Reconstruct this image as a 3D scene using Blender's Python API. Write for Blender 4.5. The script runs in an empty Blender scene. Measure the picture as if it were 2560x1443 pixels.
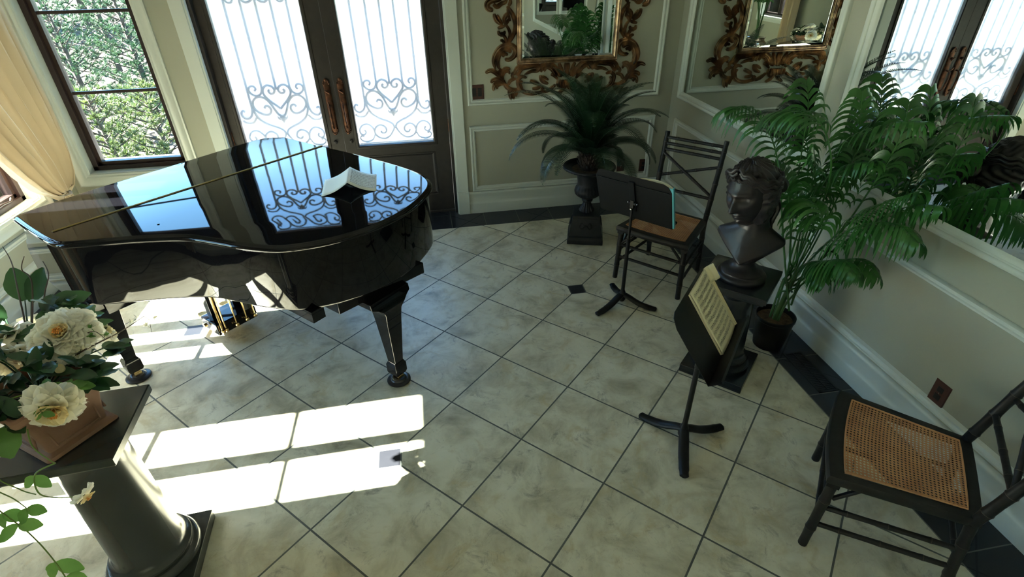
import bpy, math, random
import numpy as np
from mathutils import Matrix, Vector
C = bpy.context.scene.collection
PI = math.pi
T = 0.457                       # floor tile size in metres
S2 = math.sqrt(2)
sc = bpy.context.scene

# ---------------------------------------------------------------- camera, sky, sun, exposure
cam = bpy.data.cameras.new('camera')
cam.lens = 18.601; cam.sensor_width = 36; cam.clip_start = .02; cam.clip_end = 500
co = bpy.data.objects.new('camera', cam); C.objects.link(co)
R0 = (0.9857241478, -0.1675012682, -0.01706545)
R1 = (-0.1041519512, -0.5269867044, -0.8434674768)
R2 = (0.1322886108, 0.8332036597, -0.536909104)
CP = Vector((-0.3167, -1.7982, 2.0559))
co.matrix_world = Matrix(((R0[0], -R1[0], -R2[0], CP.x), (R0[1], -R1[1], -R2[1], CP.y), (R0[2], -R1[2], -R2[2], CP.z), (0, 0, 0, 1)))
sc.camera = co
w = bpy.data.worlds.new('sky'); sc.world = w; w.use_nodes = True
nt = w.node_tree; nt.nodes.clear()
sky = nt.nodes.new('ShaderNodeTexSky'); sky.sky_type = 'NISHITA'; sky.sun_disc = False
sky.sun_elevation = math.radians(38.7); sky.sun_rotation = math.radians(-90); sky.air_density = 1.3; sky.dust_density = .3; sky.ozone_density = 3.0
bg = nt.nodes.new('ShaderNodeBackground'); bg.inputs['Strength'].default_value = .88
wo = nt.nodes.new('ShaderNodeOutputWorld')
tint = nt.nodes.new('ShaderNodeMix'); tint.data_type = 'RGBA'; tint.blend_type = 'MULTIPLY'; tint.inputs[0].default_value = 1; tint.inputs[7].default_value = (.72, .98, 1.10, 1)
nt.links.new(sky.outputs[0], tint.inputs[6]); nt.links.new(tint.outputs[2], bg.inputs[0]); nt.links.new(bg.outputs[0], wo.inputs[0])
sd = Vector((1, .015, -.795))
sl = bpy.data.lights.new('sun', 'SUN'); sl.energy = 90; sl.angle = math.radians(.55); sl.color = (1, .955, .88)
so = bpy.data.objects.new('sun', sl); C.objects.link(so); so.rotation_euler = sd.to_track_quat('-Z', 'Y').to_euler()
vs = sc.view_settings; vs.view_transform = 'Standard'; vs.look = 'None'; vs.gamma = 1; vs.use_curve_mapping = False
vs.exposure = 0.96
sc.cycles.use_denoising = True
sc.cycles.max_bounces = 10; sc.cycles.diffuse_bounces = 5; sc.cycles.glossy_bounces = 6; sc.cycles.transmission_bounces = 8; sc.cycles.transparent_max_bounces = 16
sc.cycles.sample_clamp_indirect = 12; sc.cycles.caustics_reflective = True; sc.cycles.caustics_refractive = True; sc.cycles.blur_glossy = .3

def portal(name, loc, rot, sx, sy):
    l = bpy.data.lights.new(name, 'AREA'); l.shape = 'RECTANGLE'; l.size = sx; l.size_y = sy
    o = bpy.data.objects.new(name, l); C.objects.link(o); o.location = loc; o.rotation_euler = rot
    try: l.cycles.is_portal = True
    except Exception: pass
portal('window_portal', (-2.6, 2.93, 1.43), (PI/2, 0, 0), .74, 1.6)
portal('window_portal', (-3.3, .10, 1.43), (0, -PI/2, 0), 1.6, .66)
portal('window_portal', (-3.3, 1.6, 1.43), (0, -PI/2, 0), 1.6, 1.3)
portal('door_portal', (-.99, 3.0, 1.36), (PI/2, 0, 0), 1.6, 1.45)

# ---------------------------------------------------------------- materials
MATS = {}
def mat(name, col=(.5, .5, .5), rough=.5, metal=0., spec=.5, col2=None, scale=8., bump=0., bscale=40., coat=0., sheen=0., trans=0., ior=1.5, stretch=None, alpha=None):
    if name in MATS: return MATS[name]
    m = bpy.data.materials.new(name); m.use_nodes = True; t = m.node_tree; b = t.nodes['Principled BSDF']
    b.inputs['Base Color'].default_value = (*col, 1); b.inputs['Roughness'].default_value = rough; b.inputs['Metallic'].default_value = metal
    b.inputs['Specular IOR Level'].default_value = spec; b.inputs['Coat Weight'].default_value = coat; b.inputs['Coat Roughness'].default_value = .03
    b.inputs['IOR'].default_value = ior; b.inputs['Sheen Weight'].default_value = sheen; b.inputs['Transmission Weight'].default_value = trans
    tc = t.nodes.new('ShaderNodeTexCoord'); src = tc.outputs['Object']
    if stretch:
        mp = t.nodes.new('ShaderNodeMapping'); mp.inputs['Scale'].default_value = stretch; t.links.new(src, mp.inputs[0]); src = mp.outputs[0]
    if col2:
        n = t.nodes.new('ShaderNodeTexNoise'); n.inputs['Scale'].default_value = scale; n.inputs['Detail'].default_value = 6
        t.links.new(src, n.inputs['Vector'])
        r = t.nodes.new('ShaderNodeValToRGB'); r.color_ramp.elements[0].position = .35; r.color_ramp.elements[1].position = .65
        r.color_ramp.elements[0].color = (*col, 1); r.color_ramp.elements[1].color = (*col2, 1)
        t.links.new(n.outputs['Fac'], r.inputs[0]); t.links.new(r.outputs[0], b.inputs['Base Color'])
    if bump:
        n = t.nodes.new('ShaderNodeTexNoise'); n.inputs['Scale'].default_value = bscale; n.inputs['Detail'].default_value = 5
        t.links.new(src, n.inputs['Vector'])
        bp = t.nodes.new('ShaderNodeBump'); bp.inputs['Strength'].default_value = bump; bp.inputs['Distance'].default_value = .01
        t.links.new(n.outputs['Fac'], bp.inputs['Height']); t.links.new(bp.outputs[0], b.inputs['Normal'])
    MATS[name] = m; return m

def leafmat(name, col, col2, rough=.35, tr=.35):
    m = mat(name, col, rough, col2=col2, scale=6)
    t = m.node_tree; b = t.nodes['Principled BSDF']; out = t.nodes['Material Output']
    tl = t.nodes.new('ShaderNodeBsdfTranslucent'); mx = t.nodes.new('ShaderNodeMixShader'); mx.inputs[0].default_value = tr
    lk = b.inputs['Base Color'].links[0].from_socket
    t.links.new(lk, tl.inputs['Color']); t.links.new(b.outputs[0], mx.inputs[1]); t.links.new(tl.outputs[0], mx.inputs[2]); t.links.new(mx.outputs[0], out.inputs['Surface'])
    return m

M_wall = mat('wall_paint', (.345, .355, .285), .6, bump=.03, bscale=300)
M_trim = mat('trim_paint', (.56, .61, .57), .35)
M_ceil = mat('ceiling_paint', (.6, .6, .55), .7)
M_bronze = mat('dark_bronze_door', (.022, .018, .016), .42, col2=(.03, .024, .021), scale=20, bump=.05, bscale=120)
M_copper = mat('aged_copper', (.16, .065, .035), .38, .8, col2=(.05, .028, .02), scale=30)
M_plate = mat('oil_rubbed_plate', (.07, .028, .022), .35, .3)
M_iron = mat('wrought_iron', (.012, .012, .014), .5)
M_winfr = mat('window_frame_dark', (.028, .016, .015), .4)
M_piano = mat('piano_lacquer', (.003, .003, .004), .025, spec=.30, coat=0)
M_brass = mat('brass', (.78, .56, .26), .18, 1.)
M_oldbrass = mat('hinge_brass', (.30, .22, .09), .35, 1.)
M_rubber = mat('cup_black', (.012, .012, .014), .3)
M_bamboo = mat('black_bamboo', (.006, .0055, .006), .42, spec=.35, col2=(.013, .012, .012), scale=30, bump=.08, bscale=60)
M_ring = mat('bamboo_node', (.07, .05, .04), .5)
M_cane = mat('cane', (.44, .20, .085), .42, col2=(.58, .30, .13), scale=14)
M_stand = mat('stand_black', (.005, .005, .006), .4, spec=.3)
M_chrome = mat('chrome', (.8, .8, .8), .12, 1.)
M_bust = mat('bust_dark', (.011, .010, .013), .36, spec=.4, col2=(.018, .014, .015), scale=12, bump=.06, bscale=50)
M_blackped = mat('pedestal_black', (.012, .013, .015), .22)
M_grayped = mat('pedestal_charcoal', (.03, .036, .035), .24, spec=.8)
M_urn = mat('urn_black_iron', (.006, .008, .013), .45, spec=.35, col2=(.012, .014, .020), scale=25, bump=.15, bscale=60)
M_soil = mat('bark_mulch', (.06, .03, .015), .9, col2=(.12, .08, .04), scale=40, bump=.6, bscale=60)
M_sagotrunk = mat('cycad_trunk', (.03, .02, .016), .8, bump=.5, bscale=50)
M_sago = leafmat('cycad_leaf', (.012, .035, .016), (.02, .05, .022), .35, .15)
M_palm = leafmat('palm_leaf', (.025, .10, .022), (.05, .19, .038), .35, .25)
M_palmstem = mat('palm_stem', (.04, .12, .04), .4, col2=(.09, .16, .05), scale=12)
M_pot = mat('pot_black', (.005, .005, .005), .4, spec=.35)
M_terra = mat('terracotta', (.20, .095, .055), .75, col2=(.30, .17, .11), scale=7, bump=.2, bscale=30)
M_petal = leafmat('petal_cream', (.92, .87, .70), (.97, .96, .90), .55, .3)
M_petal2 = leafmat('petal_yellow', (.90, .72, .36), (.93, .84, .55), .55, .3)
M_stamen = mat('stamen', (.75, .30, .05), .6)
M_leaf = leafmat('rose_leaf', (.014, .05, .018), (.03, .095, .028), .3, .15)
M_leaf2 = leafmat('rose_leaf_light', (.10, .24, .05), (.18, .36, .09), .35, .3)
M_twig = mat('twig', (.07, .045, .03), .7)
M_stem = mat('green_stem', (.16, .25, .05), .5)
M_curtain = mat('curtain_cream', (.56, .44, .29), .75, sheen=.2, bump=.03, bscale=200)
M_paper = mat('paper', (.78, .72, .50), .7)
M_paperw = mat('paper_white', (.82, .86, .84), .7)
M_ink = mat('ink', (.03, .03, .03), .6)
M_cyan = mat('book_cover_cyan', (.12, .45, .50), .4)
M_gold = mat('mirror_gold', (.58, .41, .26), .27, .85, col2=(.15, .09, .055), scale=16, bump=.05, bscale=60)
M_silver = mat('hammered_silver', (.42, .34, .30), .25, 1., col2=(.55, .5, .48), scale=10, bump=.2, bscale=30)
M_mirror = mat('mirror_glass', (.80, .84, .82), .0, 1.)
M_grass = mat('lawn_grass', (.022, .030, .012), .9, col2=(.045, .048, .024), scale=3, bump=.5, bscale=20)
M_mulch = mat('pine_straw', (.016, .010, .007), .9, col2=(.040, .026, .019), scale=2.5, bump=.6, bscale=12)
M_bark = mat('pine_bark', (.035, .025, .02), .9, col2=(.06, .045, .035), scale=10)
M_pine = leafmat('pine_needles', (.014, .045, .020), (.038, .080, .032), .5, .25)
M_pine2 = leafmat('pine_needles_yellow', (.048, .082, .020), (.095, .12, .034), .5, .25)
M_tree = leafmat('woodland_leaves', (.009, .026, .014), (.024, .048, .024), .5, .2)
M_white = mat('white_key', (.8, .8, .75), .3)

def clear_glass():
    m = bpy.data.materials.new('window_glass'); m.use_nodes = True; t = m.node_tree; t.nodes.clear()
    o = t.nodes.new('ShaderNodeOutputMaterial'); mx = t.nodes.new('ShaderNodeMixShader'); tr = t.nodes.new('ShaderNodeBsdfTransparent'); g = t.nodes.new('ShaderNodeBsdfGlossy')
    g.inputs['Roughness'].default_value = .01; fr = t.nodes.new('ShaderNodeFresnel'); fr.inputs['IOR'].default_value = 1.45
    tr.inputs['Color'].default_value = (.93, .96, .94, 1)
    t.links.new(fr.outputs[0], mx.inputs[0]); t.links.new(tr.outputs[0], mx.inputs[1]); t.links.new(g.outputs[0], mx.inputs[2]); t.links.new(mx.outputs[0], o.inputs[0])
    return m
M_glass = clear_glass()
def frosted():
    m = bpy.data.materials.new('frosted_glass'); m.use_nodes = True; t = m.node_tree; t.nodes.clear()
    o = t.nodes.new('ShaderNodeOutputMaterial'); mx = t.nodes.new('ShaderNodeMixShader'); mx.inputs[0].default_value = .90
    tl = t.nodes.new('ShaderNodeBsdfTranslucent'); tl.inputs['Color'].default_value = (.90, .95, .95, 1)
    g = t.nodes.new('ShaderNodeBsdfGlass'); g.inputs['Roughness'].default_value = .27; g.inputs['IOR'].default_value = 1.3; g.inputs['Color'].default_value = (.97, .99, 1, 1)
    t.links.new(tl.outputs[0], mx.inputs[1]); t.links.new(g.outputs[0], mx.inputs[2]); t.links.new(mx.outputs[0], o.inputs[0])
    return m
M_frost = frosted()

def floor_material():
    m = bpy.data.materials.new('floor_tile'); m.use_nodes = True; t = m.node_tree; b = t.nodes['Principled BSDF']
    def mth(op, a, c=None, d=None):
        n = t.nodes.new('ShaderNodeMath'); n.operation = op
        for i, v in enumerate((a, c, d)):
            if v is None: continue
            if isinstance(v, (int, float)): n.inputs[i].default_value = v
            else: t.links.new(v, n.inputs[i])
        return n.outputs[0]
    tc = t.nodes.new('ShaderNodeTexCoord'); sx = t.nodes.new('ShaderNodeSeparateXYZ'); t.links.new(tc.outputs['Object'], sx.inputs[0])
    X, Y = sx.outputs[0], sx.outputs[1]
    u = mth('DIVIDE', mth('SUBTRACT', X, Y), S2*T); v = mth('DIVIDE', mth('ADD', X, Y), S2*T)
    du = mth('ABSOLUTE', mth('WRAP', u, .5, -.5)); dv = mth('ABSOLUTE', mth('WRAP', v, .5, -.5))
    grout = mth('LESS_THAN', mth('MINIMUM', du, dv), .0088)
    iu = mth('ABSOLUTE', mth('WRAP', mth('ADD', u, 1.0), 2, -2)); iv = mth('ABSOLUTE', mth('WRAP', mth('ADD', v, 1.0), 2, -2))
    dia = mth('ADD', iu, iv)
    inset = mth('LESS_THAN', dia, .155); ring = mth('LESS_THAN', dia, .178); grout = mth('MULTIPLY', grout, mth('SUBTRACT', 1, inset))
    # border
    bx = mth('GREATER_THAN', X, 3.477*T); by = mth('GREATER_THAN', Y, 5.42*T); bl = mth('LESS_THAN', X, -6.22*T)
    bord = mth('MAXIMUM', mth('MAXIMUM', bx, by), bl)
    jx = mth('LESS_THAN', mth('ABSOLUTE', mth('WRAP', mth('DIVIDE', mth('ADD', X, .349*T), .668*T), .5, -.5)), .0085)
    jy = mth('LESS_THAN', mth('ABSOLUTE', mth('WRAP', mth('DIVIDE', mth('ADD', Y, -.036*T), .667*T), .5, -.5)), .0085)
    e1 = mth('LESS_THAN', mth('ABSOLUTE', mth('SUBTRACT', X, 3.477*T)), .0028); e2 = mth('LESS_THAN', mth('ABSOLUTE', mth('SUBTRACT', Y, 5.42*T)), .0028)
    e3 = mth('LESS_THAN', mth('ABSOLUTE', mth('SUBTRACT', Y, 6.02*T)), .0025)
    jsel = mth('ADD', mth('MULTIPLY', by, jx), mth('MULTIPLY', mth('SUBTRACT', 1, by), jy))
    bgr = mth('MULTIPLY', bord, mth('MAXIMUM', jsel, e3)); 
    # tile colour
    fl1 = mth('FLOOR', u); fl2 = mth('FLOOR', v)
    cb = t.nodes.new('ShaderNodeCombineXYZ'); t.links.new(mth('MULTIPLY', fl1, 7.31), cb.inputs[0]); t.links.new(mth('MULTIPLY', fl2, 5.17), cb.inputs[1])
    t.links.new(mth('ADD', mth('MULTIPLY', fl1, 3.1), mth('MULTIPLY', fl2, 2.7)), cb.inputs[2])
    va = t.nodes.new('ShaderNodeVectorMath'); va.operation = 'ADD'; t.links.new(tc.outputs['Object'], va.inputs[0]); t.links.new(cb.outputs[0], va.inputs[1])
    def noise(s, d=6, ro=.6, dist=0.):
        n = t.nodes.new('ShaderNodeTexNoise'); n.inputs['Scale'].default_value = s; n.inputs['Detail'].default_value = d; n.inputs['Roughness'].default_value = ro; n.inputs['Distortion'].default_value = dist
        t.links.new(va.outputs[0], n.inputs['Vector']); return n.outputs['Fac']
    def ramp(f, st):
        r = t.nodes.new('ShaderNodeValToRGB'); e = r.color_ramp.elements
        while len(e) < len(st): e.new(.5)
        for i, (p, c) in enumerate(st): e[i].position = p; e[i].color = (*c, 1) if len(c) == 3 else c
        t.links.new(f, r.inputs[0]); return r.outputs[0]
    def mix(f, a, c, bt='MIX'):
        n = t.nodes.new('ShaderNodeMix'); n.data_type = 'RGBA'; n.blend_type = bt
        for k, vv in ((0, f), (6, a), (7, c)):
            if isinstance(vv, tuple): n.inputs[k].default_value = (*vv, 1)
            elif isinstance(vv, (int, float)): n.inputs[k].default_value = vv
            else: t.links.new(vv, n.inputs[k])
        return n.outputs[2]
    base = ramp(noise(5.5, 8, .62, .5), [(.28, (.31, .285, .20)), (.42, (.48, .455, .335)), (.54, (.62, .60, .465)), (.70, (.69, .67, .54))])
    och = ramp(noise(6, 5, .6, 1.2), [(.56, (0, 0, 0)), (.70, (1, 1, 1))])
    base = mix(mth('MULTIPLY', och, .6), base, (.46, .38, .20))
    gry = ramp(noise(9, 9, .75, .8), [(.56, (0, 0, 0)), (.68, (1, 1, 1))])
    base = mix(mth('MULTIPLY', gry, .7), base, (.20, .185, .15))
    vn = noise(2.2, 9, .6, 2.2); vein = mth('LESS_THAN', mth('ABSOLUTE', mth('SUBTRACT', vn, .5)), .0022)
    base = mix(mth('MULTIPLY', vein, .2), base, (.16, .14, .09))
    col = mix(grout, base, (.085, .095, .085))
    col = mix(ring, col, (.10, .11, .10)); col = mix(inset, col, (.016, .017, .022))
    col = mix(bord, col, mix(noise(14), (.012, .013, .018), (.022, .024, .031)))
    col = mix(mth('MAXIMUM', bgr, mth('MAXIMUM', mth('MULTIPLY', e1, mth('SUBTRACT', 1, by)), mth('MULTIPLY', e2, mth('SUBTRACT', 1, bx)))), col, (.16, .165, .145))
    t.links.new(col, b.inputs['Base Color'])
    rg = mth('ADD', mth('MULTIPLY', mth('MAXIMUM', grout, bgr), .35), mth('ADD', .29, mth('MULTIPLY', noise(12, 5), .16)))
    t.links.new(rg, b.inputs['Roughness'])
    hgt = mth('SUBTRACT', mth('MULTIPLY', noise(7, 7, .6), .25), mth('MAXIMUM', grout, bgr))
    bp = t.nodes.new('ShaderNodeBump'); bp.inputs['Strength'].default_value = .35; bp.inputs['Distance'].default_value = .003
    t.links.new(hgt, bp.inputs['Height']); t.links.new(bp.outputs[0], b.inputs['Normal'])
    b.inputs['Specular IOR Level'].default_value = .5
    return m
M_floor = floor_material()

# ---------------------------------------------------------------- mesh helpers
def cr(pts, n=8, closed=False):
    P = [np.array(p, float) for p in pts]
    if len(P) < 3 and not closed: return [P[0] + (P[-1]-P[0])*i/n for i in range(n+1)]
    out = []; N = len(P); seg = N if closed else N-1
    for i in range(seg):
        if closed: a, b_, c, d = P[(i-1) % N], P[i], P[(i+1) % N], P[(i+2) % N]
        else: a, b_, c, d = P[max(i-1, 0)], P[i], P[i+1], P[min(i+2, N-1)]
        for k in range(n):
            s = k/n
            out.append(.5*((2*b_)+(-a+c)*s+(2*a-5*b_+4*c-d)*s*s+(-a+3*b_-3*c+d)*s**3))
    if not closed: out.append(P[-1])
    return out
def nrm(v): return v/(np.linalg.norm(v)+1e-12)
def chain(o):
    m = o.matrix_basis.copy(); p = o.parent
    while p: m = p.matrix_basis @ m; p = p.parent
    return m
class MB:
    def __init__(s): s.v = []; s.f = []; s.mi = {}
    def add(s, vs_, fs, M=None):
        o = len(s.v)
        if M is not None: vs_ = [tuple(M @ Vector(tuple(p))) for p in vs_]
        s.v += [tuple(map(float, p)) for p in vs_]; s.f += [tuple(i+o for i in f) for f in fs]; return s
    def use(s, k, f0):
        for i in range(f0, len(s.f)): s.mi[i] = k
    def box(s, x0, x1, y0, y1, z0, z1, M=None):
        x0, x1 = sorted((x0, x1)); y0, y1 = sorted((y0, y1)); z0, z1 = sorted((z0, z1))
        return s.add([(x0, y0, z0), (x1, y0, z0), (x1, y1, z0), (x0, y1, z0), (x0, y0, z1), (x1, y0, z1), (x1, y1, z1), (x0, y1, z1)],
                     [(0, 3, 2, 1), (4, 5, 6, 7), (0, 1, 5, 4), (1, 2, 6, 5), (2, 3, 7, 6), (3, 0, 4, 7)], M)
    def tube(s, pts, rad, n=8, caps=True, M=None, flat=1.):
        P = [np.array(p, float) for p in pts]; m = len(P)
        if not hasattr(rad, '__len__'): rad = [rad]*m
        tg = [nrm(P[min(i+1, m-1)]-P[max(i-1, 0)]) for i in range(m)]
        up = np.array([0, 0, 1.]) if abs(tg[0][2]) < .9 else np.array([1., 0, 0])
        a = nrm(np.cross(tg[0], up)); V = []; F = []
        for i in range(m):
            a = nrm(a-tg[i]*(a@tg[i])); b = np.cross(tg[i], a)
            for k in range(n):
                an = 2*PI*k/n; V.append(P[i]+(a*math.cos(an)+b*math.sin(an)*flat)*rad[i])
        for i in range(m-1):
            for k in range(n): F.append((i*n+k, i*n+(k+1) % n, (i+1)*n+(k+1) % n, (i+1)*n+k))
        if caps: F.append(tuple(range(n))[::-1]); F.append(tuple((m-1)*n+k for k in range(n)))
        return s.add(V, F, M)
    def lathe(s, prof, n=40, c=(0, 0), M=None, rmod=None):
        V = []; F = []; m = len(prof)
        for j, (r, z) in enumerate(prof):
            for k in range(n):
                an = 2*PI*k/n; rr = r*(rmod(an, z) if rmod else 1)
                V.append((c[0]+rr*math.cos(an), c[1]+rr*math.sin(an), z))
        for j in range(m-1):
            for k in range(n): F.append((j*n+k, j*n+(k+1) % n, (j+1)*n+(k+1) % n, (j+1)*n+k))
        F.append(tuple(range(n))[::-1]); F.append(tuple((m-1)*n+k for k in range(n)))
        return s.add(V, F, M)
    def prism(s, poly, z0, z1, M=None):
        n = len(poly); V = [(p[0], p[1], z0) for p in poly]+[(p[0], p[1], z1) for p in poly]
        F = [tuple(range(n))[::-1], tuple(range(n, 2*n))]+[(k, (k+1) % n, n+(k+1) % n, n+k) for k in range(n)]
        return s.add(V, F, M)
    def loft(s, rings, caps=True, M=None):
        n = len(rings[0]); V = [p for r in rings for p in r]; F = []
        for j in range(len(rings)-1):
            for k in range(n): F.append((j*n+k, j*n+(k+1) % n, (j+1)*n+(k+1) % n, (j+1)*n+k))
        if caps: F.append(tuple(range(n))[::-1]); F.append(tuple((len(rings)-1)*n+k for k in range(n)))
        return s.add(V, F, M)
    def grid(s, G, M=None):
        h = len(G); ww = len(G[0]); V = [p for r in G for p in r]
        F = [(j*ww+i, j*ww+i+1, (j+1)*ww+i+1, (j+1)*ww+i) for j in range(h-1) for i in range(ww-1)]
        return s.add(V, F, M)
    def build(s, name, m, parent=None, world=False, bevel=0, sharp=35, solid=0, sub=0):
        me = bpy.data.meshes.new(name)
        V = s.v
        if world and parent is not None:
            I = chain(parent).inverted(); V = [tuple(I @ Vector(p)) for p in V]
        me.from_pydata(V, [], s.f); me.update()
        me.polygons.foreach_set('use_smooth', [True]*len(me.polygons))
        me.set_sharp_from_angle(angle=math.radians(sharp))
        o = bpy.data.objects.new(name, me); C.objects.link(o)
        if isinstance(m, (list, tuple)):
            for q in m: me.materials.append(q)
        else: me.materials.append(m)
        for i, k in s.mi.items(): me.polygons[i].material_index = k
        if parent is not None: o.parent = parent
        if solid:
            md = o.modifiers.new('solid', 'SOLIDIFY'); md.thickness = solid; md.offset = 0
        if bevel:
            md = o.modifiers.new('bevel', 'BEVEL'); md.width = bevel; md.segments = 2; md.limit_method = 'ANGLE'; md.angle_limit = math.radians(40); md.harden_normals = True
        if sub:
            md = o.modifiers.new('sub', 'SUBSURF'); md.levels = sub; md.render_levels = sub
        return o
def tag(o, label, cat, group=None, kind=None):
    o['label'] = label; o['category'] = cat
    if group: o['group'] = group
    if kind: o['kind'] = kind
    return o
def thing(name, label, cat, loc=(0, 0, 0), rz=0, group=None, kind=None):
    o = bpy.data.objects.new(name, None); o.empty_display_size = .1; C.objects.link(o); o.location = loc; o.rotation_euler = (0, 0, rz)
    return tag(o, label, cat, group, kind)
def struct(o, kind='structure'): o['kind'] = kind; return o
def semp(name, loc=(0, 0, 0)):
    o = bpy.data.objects.new(name, None); C.objects.link(o); o.location = loc; o['kind'] = 'structure'; return o
def Tm(x, y, z): return Matrix.Translation((x, y, z))
def Rz(a): return Matrix.Rotation(a, 4, 'Z')

# ---------------------------------------------------------------- room shell
XR, XL, YB, YF, ZC = 1.874, -3.13, 2.77, -4.4, 3.3
WT = .19
def wall(name, axis, pos, a0, a1, holes, sgn):
    """axis 'x': wall plane x=pos running along y; axis 'y': plane y=pos running along x"""
    mb = MB(); As = sorted({a0, a1, *[h[0] for h in holes], *[h[1] for h in holes]}); Zs = sorted({-.02, ZC, *[h[2] for h in holes], *[h[3] for h in holes]})
    Zs = [z for z in Zs if -.02 <= z <= ZC]
    for i in range(len(As)-1):
        j = 0
        while j < len(Zs)-1:
            am = (As[i]+As[i+1])/2; k = j
            def solid(q):
                zm = (Zs[q]+Zs[q+1])/2
                return not any(h[0] < am < h[1] and h[2] < zm < h[3] for h in holes)
            if not solid(j): j += 1; continue
            while k+1 < len(Zs)-1 and solid(k+1): k += 1
            if axis == 'y': mb.box(As[i], As[i+1], pos, pos+sgn*WT, Zs[j], Zs[k+1])
            else: mb.box(pos, pos+sgn*WT, As[i], As[i+1], Zs[j], Zs[k+1])
            j = k+1
    return struct(mb.build(name, M_wall))
WB = (-2.99, -2.245, .61, 2.28)     # back window opening (x0,x1,z0,z1)
DR = (-1.905, -.07, -.02, 2.56)      # door opening
LA = (-.26, .435, .60, 2.28)          # left wall openings (y0,y1,z0,z1)
LB = (.892, 2.33, .60, 2.28)
LC = (-4.1, -3.1, .85, 2.28)
wall('wall_back', 'y', YB, XL-WT, XR+WT, [WB, DR], 1)
wall('wall_left', 'x', XL, YF-WT, YB, [LA, LB, LC], -1)
wall('wall_right', 'x', XR, YF-WT, YB, [], 1)
wall('wall_front', 'y', YF, XL, XR, [], -1)
fl = MB(); fl.add([(XL-WT, YF-WT, 0), (XR+WT, YF-WT, 0), (XR+WT, YB+WT, 0), (XL-WT, YB+WT, 0)], [(0, 1, 2, 3)])
struct(fl.build('floor', M_floor))
cl = MB(); cl.box(XL-WT, XR+WT, YF-WT, YB+WT, ZC, ZC+.2); struct(cl.build('ceiling', M_ceil))

# mouldings: profile = [(offset inward from outer edge, height off wall)]
def frame(mb, a0, a1, z0, z1, prof, put, sides='LRTB'):
    """rectangular picture-frame moulding; outer edge a0..a1,z0..z1; put(a,z,h)->xyz"""
    rings = []
    for (o, h) in prof:
        rings.append([(a0+o, z0+o, h), (a1-o, z0+o, h), (a1-o, z1-o, h), (a0+o, z1-o, h)])
    m = len(prof); V = [put(*rings[j][k]) for j in range(m) for k in range(4)]
    F = [(j*4+k, j*4+(k+1) % 4, (j+1)*4+(k+1) % 4, (j+1)*4+k) for j in range(m-1) for k in range(4)]
    mb.add(V, F)
PMOLD = [(0, 0), (0, .012), (.006, .020), (.014, .020), (.018, .012), (.026, .010), (.030, .015), (.038, .015), (.044, .006), (.048, 0)]
CAS = [(0, 0), (0, .024), (.010, .030), (.020, .024), (.026, .018), (.050, .018), (.058, .024), (.070, .024), (.078, .014), (.088, .012), (.094, .0)]
pB = lambda a, z, h: (a, YB-h, z)
pR = lambda a, z, h: (XR-h, a, z)
pL = lambda a, z, h: (XL+h, a, z)
pF = lambda a, z, h: (a, YF+h, z)
def mold(name, a0, a1, z0, z1, put, prof=PMOLD, m=None):
    mb = MB(); frame(mb, a0, a1, z0, z1, prof, put); return struct(mb.build(name, m or M_trim, sharp=50))
mold('trim_1', .066, 1.742, .212, .80, pB)
mold('trim_2', .066, 1.742, .972, 2.75, pB)
# baseboards
BASE = [(0, 0), (.020, 0), (.020, .088), (.017, .096), (.012, .102), (.010, .118), (.010, .150), (.013, .168), (.018, .186), (.018, .196), (.012, .204), (0, .208)]
def baseboard(name, a0, a1, put):
    mb = MB(); V = []
    for a in (a0, a1): V += [put(a, z, h) for (h, z) in BASE]
    n = len(BASE); mb.add(V, [(k, k+1, n+k+1, n+k) for k in range(n-1)]+[tuple(range(n)), tuple(range(n, 2*n))])
    return struct(mb.build(name, M_trim, sharp=50))
baseboard('baseboard_back', .022, XR, pB)
baseboard('baseboard_back', XL, -1.993, pB)
baseboard('baseboard_right', YF, YB-.0, pR)
baseboard('baseboard_left', YF, YB, pL)
baseboard('baseboard_front', XL, XR, pF)
# right wall: two mirrored panels above, two panel mouldings below
MR = [(0, 0), (0, .016), (.006, .024), (.016, .026), (.024, .022), (.028, .014), (.034, .014), (.040, .020), (.050, .018), (.058, .010), (.062, .004)]
for i, (y0, y1) in enumerate(((.885, 2.625), (-1.35, .745), (-3.3, -1.49))):
    t_ = thing('wall_mirror', ['tall framed wall mirror panel beside the room corner, behind the bamboo chair and palm', 'wide framed wall mirror panel at the right that reflects the iron double door', 'framed wall mirror panel on the right wall beyond the near bamboo chair'][i], 'mirror', (XR, (y0+y1)/2, .985))
    mb = MB(); frame(mb, y0, y1, .972, 2.75, MR, pR); mb.build('frame', M_trim, t_, world=True, sharp=50)
    mb = MB(); mb.box(XR-.004, XR, y0+.055, y1-.055, 1.027, 2.695); mb.build('glass', M_mirror, t_, world=True)
for i, (y0, y1) in enumerate(((.76, 2.62), (-1.30, .67), (-3.3, -1.44))):
    mold('trim_%d' % (3+i), y0, y1, .225, .80, pR)
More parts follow.
